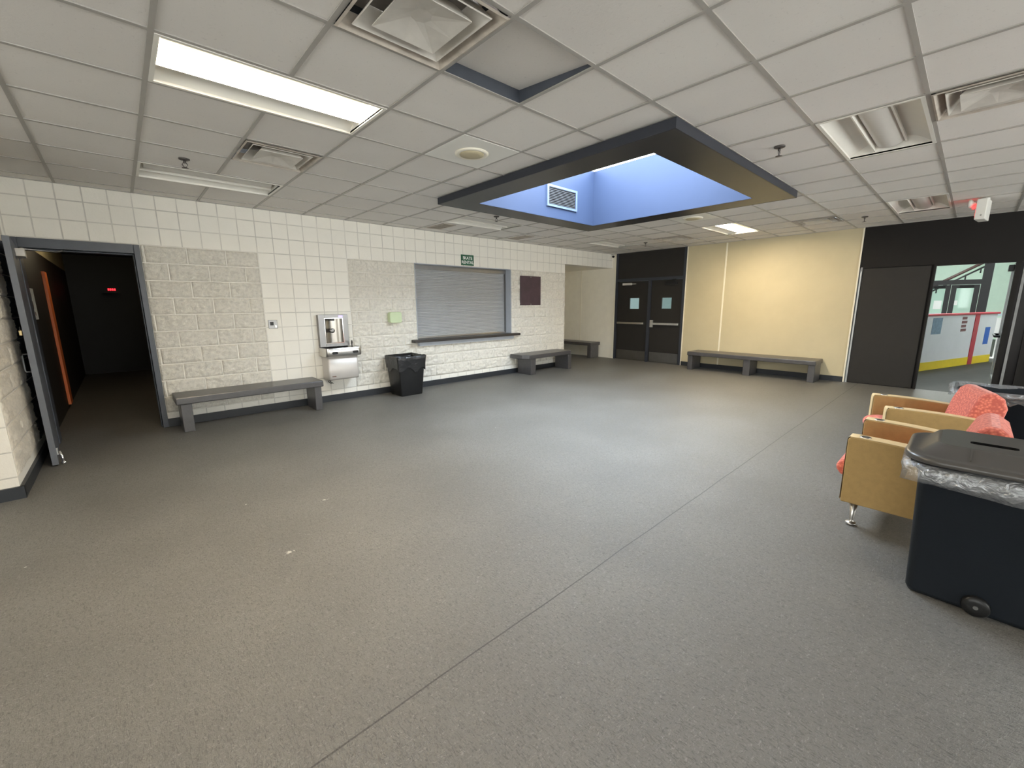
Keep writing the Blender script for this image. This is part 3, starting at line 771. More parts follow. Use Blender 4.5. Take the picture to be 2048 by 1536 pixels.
MB().tube([(P0.x, P0.y+.017*math.cos(PI*k/8), 1.285+.03*math.sin(PI*k/8)+(.0 if 0 < k < 8 else -.005)) for k in range(9)], .004, 8).build('shackle', 'chrome', pl)

# corridor beyond the doorway
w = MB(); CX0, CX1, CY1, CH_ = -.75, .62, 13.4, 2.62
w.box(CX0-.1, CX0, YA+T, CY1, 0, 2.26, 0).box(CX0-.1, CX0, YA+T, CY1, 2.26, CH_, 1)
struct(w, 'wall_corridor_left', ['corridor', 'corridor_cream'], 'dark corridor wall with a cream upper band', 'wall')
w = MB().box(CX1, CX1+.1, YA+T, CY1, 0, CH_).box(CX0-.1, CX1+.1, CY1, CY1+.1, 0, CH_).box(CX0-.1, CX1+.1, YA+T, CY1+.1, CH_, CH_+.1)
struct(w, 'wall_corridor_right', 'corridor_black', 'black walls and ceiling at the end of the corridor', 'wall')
tag(MB().box(CX0+.001, CX0+.034, 9.07, 9.34, .05, 2.0).build('door_post', 'orange', bevel=.004), 'orange painted post on the left wall of dark corridor', 'post')
po = thing('poster', (CX0+.004, 7.65, 1.54), 'white paper poster on corridor wall behind the open door', 'poster')
MB().box(CX0+.001, CX0+.004, 7.45, 7.86, 1.35, 1.72).build('sheet', 'paper', po)
q = MB()
for (u, v_, a, b) in ((.12, .28, .09, .045), (.14, .17, .10, .05), (.22, .07, .05, .02)):
    q.lathe([(a*.5, CX0+.004), (a*.5, CX0+.0052)], c=(0, 7.45+u, 1.35+v_), ax='x', n=14)
q.build('printed_marks', 'ink', po)
ex = thing('exit_sign', (-.07, 12.9, 1.80), 'small red lit sign glowing far down the dark corridor', 'sign')
MB().box(-.20, .06, 12.92, 12.96, 1.80, 1.96).build('sign_box', 'corridor_black', ex)
q = MB()
for k in range(4): q.box(-.125+k*.034, -.101+k*.034, 12.912, 12.92, 1.852, 1.897)
q.build('lit_letters', 'red_lit', ex)

# ------------------------------------------------------------------ roller shutter opening
sh = thing('roller_shutter', (5.03, YA+.19, .86), 'closed grey roller shutter above the dark counter', 'roller shutter')
q = MB(); zs = .905; k = 0
prof = []
while zs < 2.19:
    prof += [(YA+.187, zs), (YA+.181, zs+.006), (YA+.180, zs+.017), (YA+.183, zs+.026)]; zs += .0285
m_ = len(prof)
vs = [(SH[0]+.012, y, z) for y, z in prof] + [(SH[1]-.012, y, z) for y, z in prof]
q.add(vs, [(k, k+1, m_+k+1, m_+k) for k in range(m_-1)])
q.build('slat_curtain', 'shutter', sh, recalc=False)
MB().box(SH[0]+.02, SH[1]-.02, YA+.165, YA+.195, .862, .908).build('bottom_bar', 'steel', sh, bevel=.004)
MB().box(SH[0]+.009, SH[0]+.035, YA+.15, YA+.21, .885, 2.12).build('guide_rail', 'steel_dark', sh)
MB().box(SH[1]-.035, SH[1]-.009, YA+.15, YA+.21, .885, 2.12).build('guide_rail', 'steel_dark', sh)
MB().box(SH[0]+.009, SH[1]-.009, YA+.141, YA+.24, 2.12, 2.206).build('head_box', 'steel_dark', sh)
struct(MB().box(SH[0]-.001, SH[0]+.008, YA-.01, YA+T, .86, 2.208).box(SH[1]-.008, SH[1]+.001, YA-.01, YA+T, .86, 2.208).box(SH[0], SH[1], YA-.01, YA+.14, 2.200, 2.209),
       'trim_4', 'shutter_jamb', 'pale grey lining around the roller shutter opening', 'trim')
q = MB().prism([(3.745, YA-.17), (6.29, YA-.17), (6.30, YA-.16), (6.30, YA-.037), (SH[1]-.014, YA-.037), (SH[1]-.014, YA+.145), (SH[0]+.014, YA+.145), (SH[0]+.014, YA-.037), (3.735, YA-.037), (3.735, YA-.16)], .8325, .882)
tag(q.build('counter', 'counter_dark', bevel=.012, seg=3), 'dark counter shelf below the roller shutter', 'counter')
struct(MB().box(SH[0]-.01, SH[1]+.01, YA-.075, YA+T, .762, .832), 'trim_5', 'shutter_jamb', 'white sill block under the dark counter', 'trim')

# ------------------------------------------------------------------ things on the long wall
sg = thing('wall_sign', (5.04, YA-.004, 2.325), 'green sign reading SKATE RENTAL above the roller shutter', 'sign')
MB().box(4.89, 5.19, YA-.012, YA-.002, 2.228, 2.425).build('sign_plate', 'sign_green', sg, bevel=.003)
def text(body, size, loc, parent, material, rot=(PI/2, 0, 0), sx=1.):
    cu = bpy.data.curves.new('lettering', 'FONT'); cu.body = body; cu.size = size; cu.align_x = 'CENTER'; cu.align_y = 'CENTER'
    cu.extrude = .0008; cu.offset = .0016; cu.space_line = 1.05; cu.materials.append(M[material])
    tmp = bpy.data.objects.new('lettering_curve', cu); COL.objects.link(tmp)
    me = bpy.data.meshes.new_from_object(tmp.evaluated_get(bpy.context.evaluated_depsgraph_get()))
    bpy.data.objects.remove(tmp)
    o = bpy.data.objects.new('lettering', me); COL.objects.link(o); o.parent = parent
    o.location = Vector(loc) - parent.location; o.rotation_euler = rot; o.scale = (sx, 1, 1)
    return o
text('SKATE', .078, (5.04, YA-.0135, 2.362), sg, 'sign_white'); text('RENTAL', .078, (5.04, YA-.0135, 2.284), sg, 'sign_white')
nb = thing('notice_board', (6.735, YA-.01, 1.78), 'plum coloured blank notice board right of the roller shutter', 'board')
MB().box(6.42, 7.05, YA-.040, YA-.022, 1.467, 2.092).build('board', 'plum', nb, bevel=.003)
for zc in (2.07, 1.484): MB().box(6.735-.011, 6.735+.011, YA-.046, YA-.040, zc-.014, zc+.014).build('clip', 'steel_dark', nb, bevel=.002)
gb = thing('electrical_box', (3.42, YA-.03, 1.28), 'pale green rounded box on the block wall above black bin', 'electrical box')
q = MB().prism(rrect(3.315, 3.535, 1.195, 1.375, .035, 4), YA-.12, YA-.02, ax='y'); q.build('housing', 'green_box', gb, bevel=.012, seg=3)
MB().box(3.345, 3.505, YA-.022, YA, 1.215, 1.355).build('back_plate', 'white_plastic', gb)
pp = thing('switch_plate', (1.575, YA-.006, 1.235), 'small square steel switch plate between bench and fountain', 'switch plate')
MB().box(1.52, 1.635, YA-.014, YA, 1.175, 1.295).build('plate', 'steel_dark', pp, bevel=.003)
MB().box(1.60, 1.618, YA-.022, YA-.014, 1.19, 1.22).build('key_switch', 'steel', pp)
MB().box(1.54, 1.585, YA-.0155, YA-.014, 1.22, 1.27).build('label_patch', 'black_plastic', pp)
sc = thing('security_camera', (XB-.05, YA-.05, 2.72), 'small black security camera high in the far corner', 'security camera')
MB().lathe([(.035, 2.76), (.035, 2.745), (.022, 2.735)], c=(XB-.06, YA-.06, 0), n=16).box(XB-.075, XB-.045, YA-.06, YA, 2.74, 2.765).build('mount', 'white_plastic', sc)
MB().lathe([(.004, -.038), (.022, -.03), (.032, -.012), (.034, .0), (.03, .014), (.012, .022)], c=(XB-.06, YA-.06, 2.715), n=16).build('camera_head', 'black_plastic', sc)

# drinking fountain with bottle filler
ft = thing('drinking_fountain', (2.38, YA, .40), 'stainless drinking fountain with bottle filler on the block wall', 'drinking fountain')
q = MB(); X0, X1, Yb, Yf, Z0, Z1 = 2.17, 2.615, YA-.005, YA-.085, .87, 1.355
bx0, bx1, bz0, bz1 = 2.262, 2.525, .925, 1.295
q.box(X0, bx0, Yf, Yb, Z0, Z1).box(bx1, X1, Yf, Yb, Z0, Z1).box(bx0, bx1, Yf, Yb, Z0, bz0).box(bx0, bx1, Yf, Yb, bz1, Z1)
bf = q.build('bottle_filler', 'steel_dark', ft, bevel=.003)
q = MB(); n = 10                       # curved recess
pr = [(bx0 + (bx1-bx0)*k/n, Yf + .006 + .068*math.sin(PI*k/n)**.6) for k in range(n+1)]
q.add([(x, y, bz0) for x, y in pr] + [(x, y, bz1) for x, y in pr], [(k, k+1, n+1+k+1, n+1+k) for k in range(n)], 0, True)
q.build('recess', 'recess_steel', bf, recalc=False)
q = MB()
for (a, b, c, d) in ((bx0-.008, bx0, bz0-.008, bz1+.008), (bx1, bx1+.008, bz0-.008, bz1+.008), (bx0, bx1, bz0-.008, bz0), (bx0, bx1, bz1, bz1+.008)): q.box(a, b, Yf-.005, Yf+.01, c, d)
q.build('recess_rim', 'chrome', bf)
MB().lathe([(.034, Yf+.055), (.036, Yf+.012), (.026, Yf+.004), (.012, Yf+.002)], c=(2.372, 0, 1.11), ax='y', n=20).build('sensor', 'steel_dark', bf)
MB().box(2.352, 2.412, Yf+.0, Yf+.06, 1.262, 1.294).build('nozzle', 'black_plastic', bf, bevel=.006)
MB().box(2.475, 2.535, Yf-.0035, Yf, 1.315, 1.338).build('display', 'blue_led', bf)
q = MB(); yf = YA-.36
q.loops([[(x, y, z) for x, y in rrect(2.155, 2.70, yf + dy, YA-.004, r, 5)] for z, dy, r in ((.735, .035, .05), (.745, .008, .06), (.79, .0, .06), (.845, .0, .06), (.862, .008, .05))], cap1=False)
q.loops([[(x, y, z) for x, y in rrect(2.163+e_, 2.692-e_, yf+.008+e_, YA-.012-e_, .05, 5)] for z, e_ in ((.862, 0), (.862, .02), (.835, .045), (.825, .12))], cap0=False)
bs = q.build('basin', 'steel', ft)
q = MB(); x0 = 2.625
q.tube([(x0, YA-.15, .84), (x0, YA-.15, .90), (x0-.004, YA-.165, .925), (x0-.018, YA-.195, .945)], .013, 10); q.build('bubbler', 'steel_dark', bs)
for xa in (2.235, 2.545): MB().prism(rrect(xa, xa+.085, .775, .812, .016, 4), yf-.008, yf+.004, ax='y').build('push_pad', 'black_plastic', bs)
q = MB(); q.loops([[(x, y, z) for x, y in rrect(2.19 + i_, 2.655 - i_, y_, YA-.004, .03, 4)] for z, i_, y_ in ((.375, 0, YA-.27), (.40, 0, YA-.285), (.73, 0, YA-.285), (.738, .01, YA-.27))])
bd = q.build('cabinet', 'fountain_grey', ft)
MB().box(2.235, 2.295, YA-.287, YA-.285, .425, .437).build('badge', 'ink', bd)
q = MB()
for r_ in (0, .028): q.tube([(2.27+r_+.02*math.sin(k*.9), YA-.05-.012*math.cos(k*1.3), .385 - .011*k) for k in range(10)] , .006, 6)
q.build('power_cord', 'black_plastic', ft)

# ------------------------------------------------------------------ benches
def bench(name, x0, x1, y0, y1, ztop, slab, legs, axis, label, chamfer=0):
    t = thing(name, ((x0+x1)/2, (y0+y1)/2, 0), label, 'bench', 'dark benches along the walls')
    poly = [(x0, y0), (x1, y0), (x1, y1), (x0, y1)]
    if chamfer: poly = [(x0, y0+chamfer*1.3), (x0+chamfer, y0), (x1-chamfer*.6, y0), (x1, y0+chamfer*.8), (x1, y1), (x0, y1)]
    MB().prism(poly, ztop-slab, ztop).build('seat', 'bench', t, bevel=.012, seg=2)
    for a, b in legs:
        if axis == 'x': q = MB().box(a, b, y0+.025, y1-.06, 0, ztop-slab)
        else: q = MB().box(x0+.03, x1-.06, a, b, 0, ztop-slab)
        q.build('leg', 'bench', t, bevel=.006)
    return t
bench('bench', .345, 2.03, 6.22, YA-.038, .43, .088, [(.385, .495), (1.905, 2.0)], 'x', 'long dark bench between the doorway and drinking fountain')
bench('bench', 6.10, 7.62, 6.19, YA-.038, .43, .085, [(6.27, 6.42), (7.50, 7.61)], 'x', 'dark bench with clipped corner below the notice board', .10)
bench('bench', 9.42, XB-.012, 7.03, 8.5, .43, .085, [(7.04, 7.16), (8.35, 8.47)], 'y', 'short dark bench inside the cream alcove')
bench('bench', 9.33, XB-.015, 1.84, 4.27, .41, .085, [(1.85, 1.96), (2.96, 3.09), (4.16, 4.26)], 'y', 'long dark three-legged bench against beige wall')

# ------------------------------------------------------------------ square bin by the fountain
cb = thing('waste_bin', (3.44, 6.40, 0), 'square black waste bin with black bag beside the drinking fountain', 'waste bin')
def sq(x0, x1, y0, y1, z, r=.02): return [(x, y, z) for x, y in rrect(x0, x1, y0, y1, r, 3)]
q = MB().loops([sq(3.245, 3.635, 6.215, 6.58, .0), sq(3.24, 3.64, 6.21, 6.585, .02), sq(3.20, 3.69, 6.175, 6.625, .61)], cap1=False)
q.loops([sq(3.21, 3.68, 6.185, 6.615, .61), sq(3.25, 3.63, 6.22, 6.575, .03)], cap0=False)
q.build('bin_body', 'black_plastic', cb)
q = MB()
def wob(ring, amp, seed, zamp=0):
    return [(x + amp*noise.noise(Vector((x*9, y*9, seed))), y + amp*noise.noise(Vector((x*9, y*9, seed+5))), z + zamp*noise.noise(Vector((x*7, y*7, seed+9)))) for x, y, z in ring]
def dense(x0, x1, y0, y1, z, r, n=12, per=10):
    pts = rrect(x0, x1, y0, y1, r, n); out = []
    for i in range(len(pts)):
        a, b = Vector(pts[i]), Vector(pts[(i+1) % len(pts)])
        k = per if i % (n+1) == n else 2          # straight sides get more points; the count never varies
        for s_ in range(k): p = a.lerp(b, s_/k); out.append((p.x, p.y, z))
    return out
base_ring = dense(3.19, 3.70, 6.165, 6.635, 0, .025, 3)
def lift(z, grow): 
    cx_, cy_ = 3.445, 6.40
    return [(cx_ + (x-cx_)*grow, cy_ + (y-cy_)*grow, z) for x, y, _ in base_ring]
q.loops([wob(lift(.44, .985), .006, 1, .10), wob(lift(.52, 1.005), .012, 2), wob(lift(.60, 1.03), .012, 3), wob(lift(.655, 1.045), .010, 4, .012), wob(lift(.662, 1.01), .010, 5, .012),
         wob(lift(.60, .92), .012, 6), wob(lift(.40, .80), .02, 7), wob(lift(.25, .6), .03, 8)], cap0=False)
q.build('bin_bag', 'bag_black', cb, recalc=False)

# ------------------------------------------------------------------ large wheeled bins
def rollout(name, loc, label, lid, liner_h):
    """front face looks along -X; local x 0..w is depth, local y runs to -len"""
    t = thing(name, loc, label, 'waste bin', 'large wheeled bins')
    wd, ln_, h = .46, .66, .70
    q = MB()
    R = lambda e, z, r=.07: [(x, y, z) for x, y in rrect(-e, wd+e-.06, -ln_-e, e, r, 6)]
    q.loops([R(.004, .006, .03), R(.014, .03, .035), R(.040, .66, .05), R(.07, .68), R(.075, h)], cap1=False)
    q.loops([R(.065, h), R(.03, .64), R(-.01, .09)], cap0=False)
    b = q.build('bin_body', 'bin_body', t, local=True)
    for sy in (-.235, -.60):
        MB().lathe([(.02, -.028), (.045, -.028), (.05, -.02), (.05, .02), (.045, .028), (.02, .028)], c=(-.012, sy, .05), ax='x', n=20).build('wheel', 'black_plastic', t, local=True)
        MB().lathe([(.009, -.033), (.009, -.026), (.004, -.025)], c=(-.012, sy, .05), ax='x', n=12).build('hub', 'steel_dark', t, local=True)
        MB().lathe([(.016, -.034), (.016, .03)], c=(.34, sy, .03), ax='y', n=12).build('foot', 'black_plastic', t, local=True)
    def D(e, z, seed, amp, zamp=0.):
        ring = dense(-e, wd+e-.06, -ln_-e, e, z, .09, 6)
        return [(x + amp*noise.noise(Vector((x*14, y*14, seed))), y + amp*noise.noise(Vector((x*14, y*14, seed+4))), z + zamp*noise.noise(Vector((x*5, y*5, seed+8)))) for x, y, z in ring]
    q = MB()
    q.loops([D(.085, h-liner_h, 1, .016, .035), D(.10, h-liner_h+.012, 2, .018, .03), D(.112, h-liner_h*.5, 3, .024, .01), D(.105, h-.01, 4, .014), D(.09, h+.012, 5, .008, .008),
             D(.06, h+.008, 6, .008), D(.03, h-.12, 7, .02), D(.0, h-.3, 8, .02)], cap0=False, cap1=False)
    q.build('bin_liner', 'film', t, local=True, recalc=False)
    if lid:
        q = MB()
        K = lambda e, z, r: [(x, y, z) for x, y in rrect(-e, wd+e-.06, -ln_-e, e, r, 6)]
        q.loops([K(.085, h+.018, .13), K(.10, h+.018, .14), K(.104, h+.03, .14), K(.10, h+.046, .14), K(.08, h+.050, .13), K(.045, h+.052, .10), K(.0, h+.098, .07), K(-.015, h+.104, .06), ], cap1=False)
        # flat deck with an oval slot
        ring_o = K(-.015, h+.104, .06); n_ = len(ring_o)
        cx_, cy_ = .14, -.195
        ring_i = []
        for (x, y, z) in ring_o:
            a = math.atan2((y-(-.33))*.9, x-.2)
            ring_i.append((cx_ + .042*math.cos(a), cy_ + .085*math.sin(a), h+.104))
        q.loops([ring_o, ring_i], cap0=False, cap1=False, smooth=False)
        ld = q.build('lid', 'black_lid', t, local=True)
        MB().loops([ring_i, [(x, y, z-.03) for x, y, z in ring_i]], cap0=False).build('slot', 'slot_shade', t, local=True)  # near-black lining puts the shade inside the slot into its colour
        q = MB().box(-.012, .02, -.128, -.122, h+.05, h+.066)
        q = MB().add([(-.042, -.127, h+.054), (-.042, -.121, h+.054), (.004, -.121, h+.1005), (.004, -.127, h+.1005), (-.046, -.127, h+.058), (-.046, -.121, h+.058), (.0, -.121, h+.105), (.0, -.127, h+.105)],
                     [(0, 1, 2, 3), (4, 7, 6, 5), (0, 4, 5, 1), (3, 2, 6, 7), (0, 3, 7, 4), (1, 5, 6, 2)])
        q.build('lid_rib', 'black_lid', t, local=True)
    return t
rollout('wheeled_bin', (2.85, .04, 0), 'large black wheeled bin with lid and clear liner, in front of armchairs', True, .10)
rollout('wheeled_bin', (5.52, -.05, 0), 'open dark bin with clear liner behind the farther armchair', False, .055)

# ------------------------------------------------------------------ armchairs
def armchair():
    t = thing('armchair', (3.755, .04, 0), '', 'armchair', 'mustard and coral armchairs')
    zt_ = .62
    for sx in (-1, 1):
        xa, xb = (-.355, -.245) if sx < 0 else (.245, .355)
        # side profile: top curves down to the rear, front edge leans a touch
        prof = [(.40, .17), (.405, .60), (.395, .62)] + [(.395 - .625*k/8, .62 - .048*(k/8)**2) for k in range(1, 9)] + [(-.22, .17)]
        MB().prism(prof, xa, xb, ax='x').build('arm', 'mustard', t, bevel=.008, seg=3, local=True)
        q = MB(); n_ = 12
        top = [(.398 - .622*k/n_, .6215 - .048*(k/n_)**2) for k in range(n_+1)]
        front = [(.4065, .18), (.4075, .58), (.405, .61)]
        pth = front + top
        ins = .005
        vs = [(xa+ins, y, z) for y, z in pth] + [(xb-ins, y, z) for y, z in pth]; m_ = len(pth)
        q.add(vs, [(k, k+1, m_+k+1, m_+k) for k in range(m_-1)], 0, True)
        ar = q.build('arm_band', 'mustard_light', t, local=True, recalc=False)
        MB().lathe([(.030, .618), (.030, .6235), (.022, .6245), (.004, .6225)], c=((xa+xb)/2, .325, 0), n=24).build('grommet', 'steel', t, local=True)
    MB().box(-.245, .245, -.20, .37, .17, .30).build('seat_frame', 'mustard', t, bevel=.01, local=True)
    # seat cushion, rounded nose past the arms
    pr = [(-.20, .30), (.38, .30), (.435, .315), (.465, .35), (.465, .39), (.435, .425), (.36, .44), (-.20, .43)]
    MB().prism(pr, -.24, .24, ax='x', smooth=False).build('seat_cushion', 'coral', t, bevel=.02, seg=3, local=True)
    # back cushion: leaning wedge with a rounded top
    pr = [(-.07, .40), (-.085, .52), (-.115, .66), (-.15, .755), (-.185, .79), (-.235, .785), (-.285, .745), (-.31, .67), (-.29, .55), (-.25, .40)]
    MB().prism(pr, -.243, .243, ax='x').build('back_cushion', 'coral', t, bevel=.028, seg=4, local=True)
    MB().add([(-.235, -.20, .17), (.235, -.20, .17), (.235, -.27, .17), (-.235, -.27, .17), (-.235, -.235, .50), (.235, -.235, .50), (.235, -.315, .50), (-.235, -.315, .50)],
             [(0, 3, 2, 1), (4, 5, 6, 7), (0, 1, 5, 4), (1, 2, 6, 5), (2, 3, 7, 6), (3, 0, 4, 7)]).build('back_panel', 'mustard', t, bevel=.01, local=True)
    for sx in (-1, 1):
        for sy in (.335, -.17):
            x = sx*.29
            MB().lathe([(.030, .017), (.030, .010), (.026, .0)][::-1] + [(.030, .017), (.014, .026), (.013, .04), (.026, .172)], c=(x, sy, 0), n=18).build('leg', 'chair_leg', t, local=True)
    return t
ch = armchair()
ch['label'] = 'nearer mustard armchair with coral cushions, directly behind the lidded bin'
dup(ch, (5.008, .075, 0), 'farther mustard armchair with coral cushions, before the open lined bin', math.radians(15))

# ------------------------------------------------------------------ ceiling exit sign
es = thing('exit_sign', (8.30, .10, CE), 'pale ceiling-hung exit sign with twin lamp heads before the black partition', 'sign')
rot = math.radians(-58)
def ebox(q, a0, a1, b0, b1, z0, z1):
    vs = []
    for z in (z0, z1):
        for b in (b0, b1):
            for a in (a0, a1):
                vs.append((a*math.cos(rot)-b*math.sin(rot), a*math.sin(rot)+b*math.cos(rot), z))
    return q.add(vs, [(0, 2, 3, 1), (4, 5, 7, 6), (0, 1, 5, 4), (2, 6, 7, 3), (0, 4, 6, 2), (1, 3, 7, 5)])
es.location = (8.33, .085, CE)
es.rotation_euler.z = math.radians(-7)
MB().box(-.15, .15, -.05, .045, -.27, -.02).build('sign_box', 'white_plastic', es, local=True, bevel=.008)
MB().lathe([(.05, -.02), (.05, .0)], n=20).build('canopy', 'white_plastic', es, local=True)
MB().box(-.13, .13, .045, .048, -.24, -.07).build('lit_face', 'red_glow', es, local=True)
for x in (-.10, .10):
    q = MB().lathe([(.012, .04), (.016, .055), (.05, .075), (.052, .095), (.046, .1)], c=(x, .02, -.06), ax='y', n=20); q.build('lamp_head', 'white_plastic', es, local=True)
MB().lathe([(.008, -.15), (.008, -.154)], c=(0, 0, 0), ax='x', n=10).build('test_button', 'chrome', es, local=True).location = (0, -.01, -.22)

# ------------------------------------------------------------------ passage to the rink
pf = thing('door_4', (XB+.05, -.48, 0), 'black framed doorway to the rink with a glass door standing open', 'door', kind='structure')
MB().box(XB-.01, XB+T2, .500, .528, 0, 2.075).box(XB-.01, XB+T2, -.40, -.345, 0, 2.075).box(XB-.01, XB+T2, -.62, -.56, 0, 2.075).box(XB+.0, XB+T2, -.62, .528, 2.055, 2.08).build('door_frame', 'black_paint', pf)
MB().box(XB-.016, XB+.01, -.455, -.425, 0, 2.055).build('edge_strip', 'strip_grey', pf)
MB().box(XB+.05, XB+.06, -.56, -.40, .0, 2.055).build('side_pane', 'dark_pane', pf)
q = MB(); hx = XB+T2
q.box(hx, hx+.10, -.40, -.345, .01, 2.05).box(hx+.80, hx+.90, -.40, -.345, .01, 2.05).box(hx+.10, hx+.80, -.40, -.345, .01, .25).box(hx+.10, hx+.80, -.40, -.345, 1.95, 2.05)
lf4 = q.build('glass_leaf', 'alu_light', pf)
MB().box(hx+.10, hx+.80, -.376, -.370, .25, 1.95).build('leaf_pane', 'glass', lf4)
MB().box(hx+.02, hx+.22, -.345, -.285, 1.93, 2.02).build('door_closer', 'black_plastic', lf4, bevel=.005)
MB().tube([(hx+.15, -.345, .93), (hx+.15, -.29, .93), (hx+.75, -.29, .93), (hx+.75, -.345, .93)], .018, 8).build('push_bar', 'black_plastic', lf4)

# rink hall shell
w = MB(); RX1, RY0, RY1, RZ = 25., -5.6, 12.5, 4.8
w.box(RX1, RX1+.1, RY0, RY1, 0, RZ, 0).box(XB+T2, RX1, RY0-.1, RY0, 0, RZ, 0).box(XB+T2, RX1, RY1, RY1+.1, 0, RZ, 1).box(XB+.05, XB+T2, RY0, RY1, CE+.05, RZ, 1)
w.box(RX1-.03, RX1, RY0, RY1, .9, 1.0, 1)
struct(w, 'wall_rink', ['mint', 'rink_white'], 'pale mint walls of the rink hall beyond the passage', 'wall')
struct(MB().box(XB, RX1, RY0, RY1, RZ, RZ+.1), 'ceiling_rink', 'rink_white', 'pale ceiling of the rink hall', 'ceiling')
# dasher boards
A0 = Vector((10.9, 1.148, 0)); A1 = Vector((15.76, -.424, 0)); av = (A1-A0); al = av.length; av.normalize(); an = Vector((av.y, -av.x, 0))
if an.x > 0: an = -an
rb = thing('rink_board', tuple((A0+A1)/2), 'white rink boards with red rail and yellow kick strip beyond the passage', 'rink board')
def bb(q, s0, s1, n0, n1, z0, z1):
    vs = []
    for z in (z0, z1):
        for n_ in (n0, n1):
            for s_ in (s0, s1):
                p = A0 + av*s_ + an*n_; vs.append((p.x, p.y, z))
    return q.add(vs, [(0, 2, 3, 1), (4, 5, 7, 6), (0, 1, 5, 4), (2, 6, 7, 3), (0, 4, 6, 2), (1, 3, 7, 5)])
sr = (Vector((14.74, -.086, 0))-A0).dot(av)
bb(MB(), 0, al, -.10, 0, .18, 1.17).build('panel', 'board_white', rb)
bb(MB(), 0, al, -.10, .006, 0, .18).build('kick_strip', 'board_yellow', rb)
bb(MB(), 0, al+.06, -.14, .03, 1.17, 1.215).build('top_rail', 'board_red', rb, bevel=.01)
bb(MB(), sr-.11, sr+.11, -.001, .010, 0, 1.17).build('goal_stripe', 'board_red', rb)
s_ = lambda x: (x-10.9)/av.x
bb(MB(), s_(12.75), s_(13.15), 0, .003, .78, 1.13).build('sticker', 'sticker_blue', rb)
q = MB()
for k in range(4): bb(q, s_(14.03), s_(14.03)+.26-.03*(k % 2), 0, .003, .80+.09*k, .86+.09*k)
q.build('sticker', 'sticker_brown', rb)
bb(MB(), s_(15.25), s_(15.5), 0, .003, .45, .86).build('sticker', 'sticker_royal', rb)
# glazed entrance far behind the boards
ge = thing('glazed_entrance', (19, .8, 0), 'dark framed glass entrance doors behind the rink boards', 'entrance')
q = MB(); x0, x1 = 19.0, 19.12
q.box(x0, x1, -.26, -.06, 0, 3.1).box(x0, x1, 2.7, 2.85, 0, 3.1).box(x0, x1, -.06, 2.7, 1.98, 2.12).box(x0, x1, -.26, 2.85, 3.0, 3.1).box(x0, x1, 1.15, 1.25, 0, 1.98)
q.build('entrance_frame', 'alu', ge)
for (ya, yb) in ((-.05, .545), (.555, 1.14)):
    q = MB(); s2 = .115
    q.box(19.02, 19.08, ya, ya+s2, .01, 1.97).box(19.02, 19.08, yb-s2, yb, .01, 1.97).box(19.02, 19.08, ya+s2, yb-s2, .01, .25).box(19.02, 19.08, ya+s2, yb-s2, 1.87, 1.97)
    l_ = q.build('door_leaf', 'alu', ge)
    MB().box(19.04, 19.05, ya+s2, yb-s2, .25, 1.87).build('leaf_pane', 'glass', l_)
    MB().box(18.97, 19.02, ya+.12, ya+.42, 1.90, 1.95).build('door_closer', 'black_plastic', l_)
MB().box(19.03, 19.036, .70, .88, 1.24, 1.50).build('paper_notice', 'paper', ge)
MB().box(19.03, 19.036, .36, .46, 1.36, 1.50).build('paper_notice', 'paper', ge)
ra = thing('handrail', (23, .4, 1.2), 'dark brown sloping handrail high behind the glass entrance', 'handrail')
MB().tube([(23., 1.6, 1.75), (23., -.2, 2.95)], .05, 8).build('rail', 'rail_brown', ra)
q = MB()
for k in range(5): q.tube([(23., 1.4-.35*k, 1.75+.23*k), (23., 1.4-.35*k, 1.55+.23*k)], .02, 6)
q.tube([(23., 1.6, 1.57), (23., -.2, 2.77)], .03, 8); q.build('lower_rail', 'alu', ra)
tag(MB().box(16.6, 16.64, -.62, -.42, .55, 1.05).box(16.6, 16.64, -.55, -.5, 0, .55).box(16.5, 16.74, -.62, -.42, 0, .03).build('notice_stand', 'paper'), 'white notice stand just past the end of rink boards', 'notice stand')

# ------------------------------------------------------------------ rear and left shell (behind the viewpoint), unseen windows added for daylight
w = MB(); wy = YMIN
ADDED_WIN = [(-.8, 2.0), (2.6, 5.4), (6.0, 8.8)]; wz0, wz1 = .45, 2.45  # unseen rear windows, added to light the room with daylight
w.box(-5.2, XB+.1, wy-.2, wy, 0, wz0).box(-5.2, XB+.1, wy-.2, wy, wz1, CE+.05)
e_ = [-5.2] + [v for p in ADDED_WIN for v in p] + [XB+.1]
for k in range(0, len(e_), 2): w.box(e_[k], e_[k+1], wy-.2, wy, wz0, wz1)
struct(w, 'wall_rear', 'block', 'white block wall with added windows behind the viewpoint', 'wall')
ADDED_SIDE_WIN = [(-3.6, -.5), (.2, 2.4)]  # unseen side windows, added to light the chairs and far wall
w = MB().box(-5.2, -5.0, wy, YC, 0, wz0).box(-5.2, -5.0, wy, YC, wz1, CE+.05)
e_ = [wy] + [v for p in ADDED_SIDE_WIN for v in p] + [YC]
for k in range(0, len(e_), 2): w.box(-5.2, -5.0, e_[k], e_[k+1], wz0, wz1)
struct(w, 'wall_side', 'block_darkened', 'white block wall closing the room on far left', 'wall')
for k, (a, b) in enumerate(ADDED_WIN):
    q = MB()
    for (x0, x1, z0, z1) in ((a, b, wz0, wz0+.05), (a, b, wz1-.05, wz1), (a, a+.05, wz0+.05, wz1-.05), (b-.05, b, wz0+.05, wz1-.05), ((a+b)/2-.025, (a+b)/2+.025, wz0+.05, wz1-.05)):
        q.box(x0, x1, wy-.12, wy-.06, z0, z1)
    wf = struct(q, 'window_%d' % (k+2), 'alu', 'added unseen rear window frame %s' % ['at left end', 'in the middle', 'at right end'][k], 'window')
    MB().box(a+.05, b-.05, wy-.095, wy-.09, wz0+.05, wz1-.05).build('pane', 'window_glass', wf)

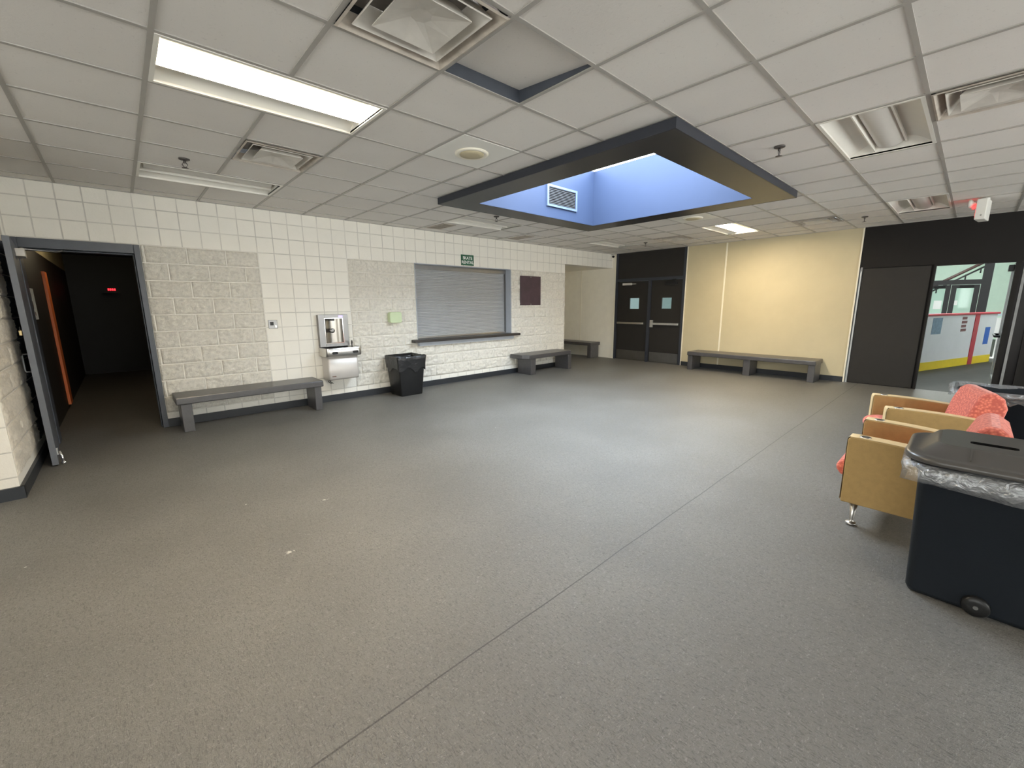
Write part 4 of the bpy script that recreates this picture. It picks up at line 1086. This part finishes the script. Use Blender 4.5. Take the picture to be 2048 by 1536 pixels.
# ------------------------------------------------------------------ light
wd = bpy.data.worlds.new('daylight'); S.world = wd; wd.use_nodes = True
bg = wd.node_tree.nodes['Background']; bg.inputs['Color'].default_value = (.90, .95, 1., 1); bg.inputs['Strength'].default_value = 11.8
def area(name, loc, rot, sx, sy, power=0, col=(1, 1, 1), portal=False):
    l = bpy.data.lights.new(name, 'AREA'); l.shape = 'RECTANGLE'; l.size = sx; l.size_y = sy; l.energy = power; l.color = col
    if portal: l.cycles.is_portal = True
    o = bpy.data.objects.new(name, l); COL.objects.link(o); o.location = loc; o.rotation_euler = rot
    return o
for a, b in ADDED_WIN: area('window_portal', ((a+b)/2, wy-.15, (wz0+wz1)/2), (-PI/2, 0, 0), b-a, wz1-wz0, portal=True)
for k, (a, b) in enumerate(ADDED_SIDE_WIN):
    q = MB()
    for (y0, y1, z0, z1) in ((a, b, wz0, wz0+.05), (a, b, wz1-.05, wz1), (a, a+.05, wz0+.05, wz1-.05), (b-.05, b, wz0+.05, wz1-.05), ((a+b)/2-.025, (a+b)/2+.025, wz0+.05, wz1-.05)):
        q.box(-5.14, -5.08, y0, y1, z0, z1)
    wf = struct(q, 'window_%d' % (k+6), 'alu', 'added unseen far left window frame %s' % ['nearer the rear wall', 'nearer the doorway'][k], 'window')
    MB().box(-5.115, -5.11, a+.05, b-.05, wz0+.05, wz1-.05).build('pane', 'window_glass', wf)
    area('window_portal', (-5.15, (a+b)/2, (wz0+wz1)/2), (0, -PI/2, 0), wz1-wz0, b-a, portal=True)
area('skylight_portal', ((SI[0]+SI[1])/2, (SI[2]+SI[3])/2, zt+.10), (0, 0, 0), SI[1]-SI[0], SI[3]-SI[2], portal=True)
for x, y in ((14, 1), (20, 1), (14, 7), (20, 7), (17, -3)):
    area('rink_lamp', (x, y, RZ-.1), (0, 0, 0), 2.2, 1.2, 92, (.93, 1., .96))
l = bpy.data.lights.new('corridor_lamp', 'POINT'); l.energy = 6.; l.color = (1., .82, .52); l.shadow_soft_size = .05
o = bpy.data.objects.new('corridor_lamp', l); COL.objects.link(o); o.location = (.15, 9.4, 2.46)

# ------------------------------------------------------------------ camera
cam = bpy.data.cameras.new('camera'); cam.sensor_width = 36; cam.lens = 838.29/2048*36; cam.clip_start = .05
co = bpy.data.objects.new('camera', cam); COL.objects.link(co)
a_ = Vector((0.73477632, -0.678267, -0.00759152)); b_ = Vector((0.13207238, 0.13208035, 0.98240097)); c_ = Vector((0.66532747, 0.7228476, -0.18662986))
mw = Matrix(((a_.x, b_.x, -c_.x, 0), (a_.y, b_.y, -c_.y, 0), (a_.z, b_.z, -c_.z, 1.4873), (0, 0, 0, 1)))
co.matrix_world = mw
S.camera = co
S.view_settings.view_transform = 'Standard'; S.view_settings.look = 'None'; S.view_settings.gamma = 1; S.view_settings.use_curve_mapping = False
S.view_settings.exposure = 1.24
S.cycles.max_bounces = 10; S.cycles.diffuse_bounces = 6; S.cycles.transparent_max_bounces = 12
S.cycles.sample_clamp_indirect = 6
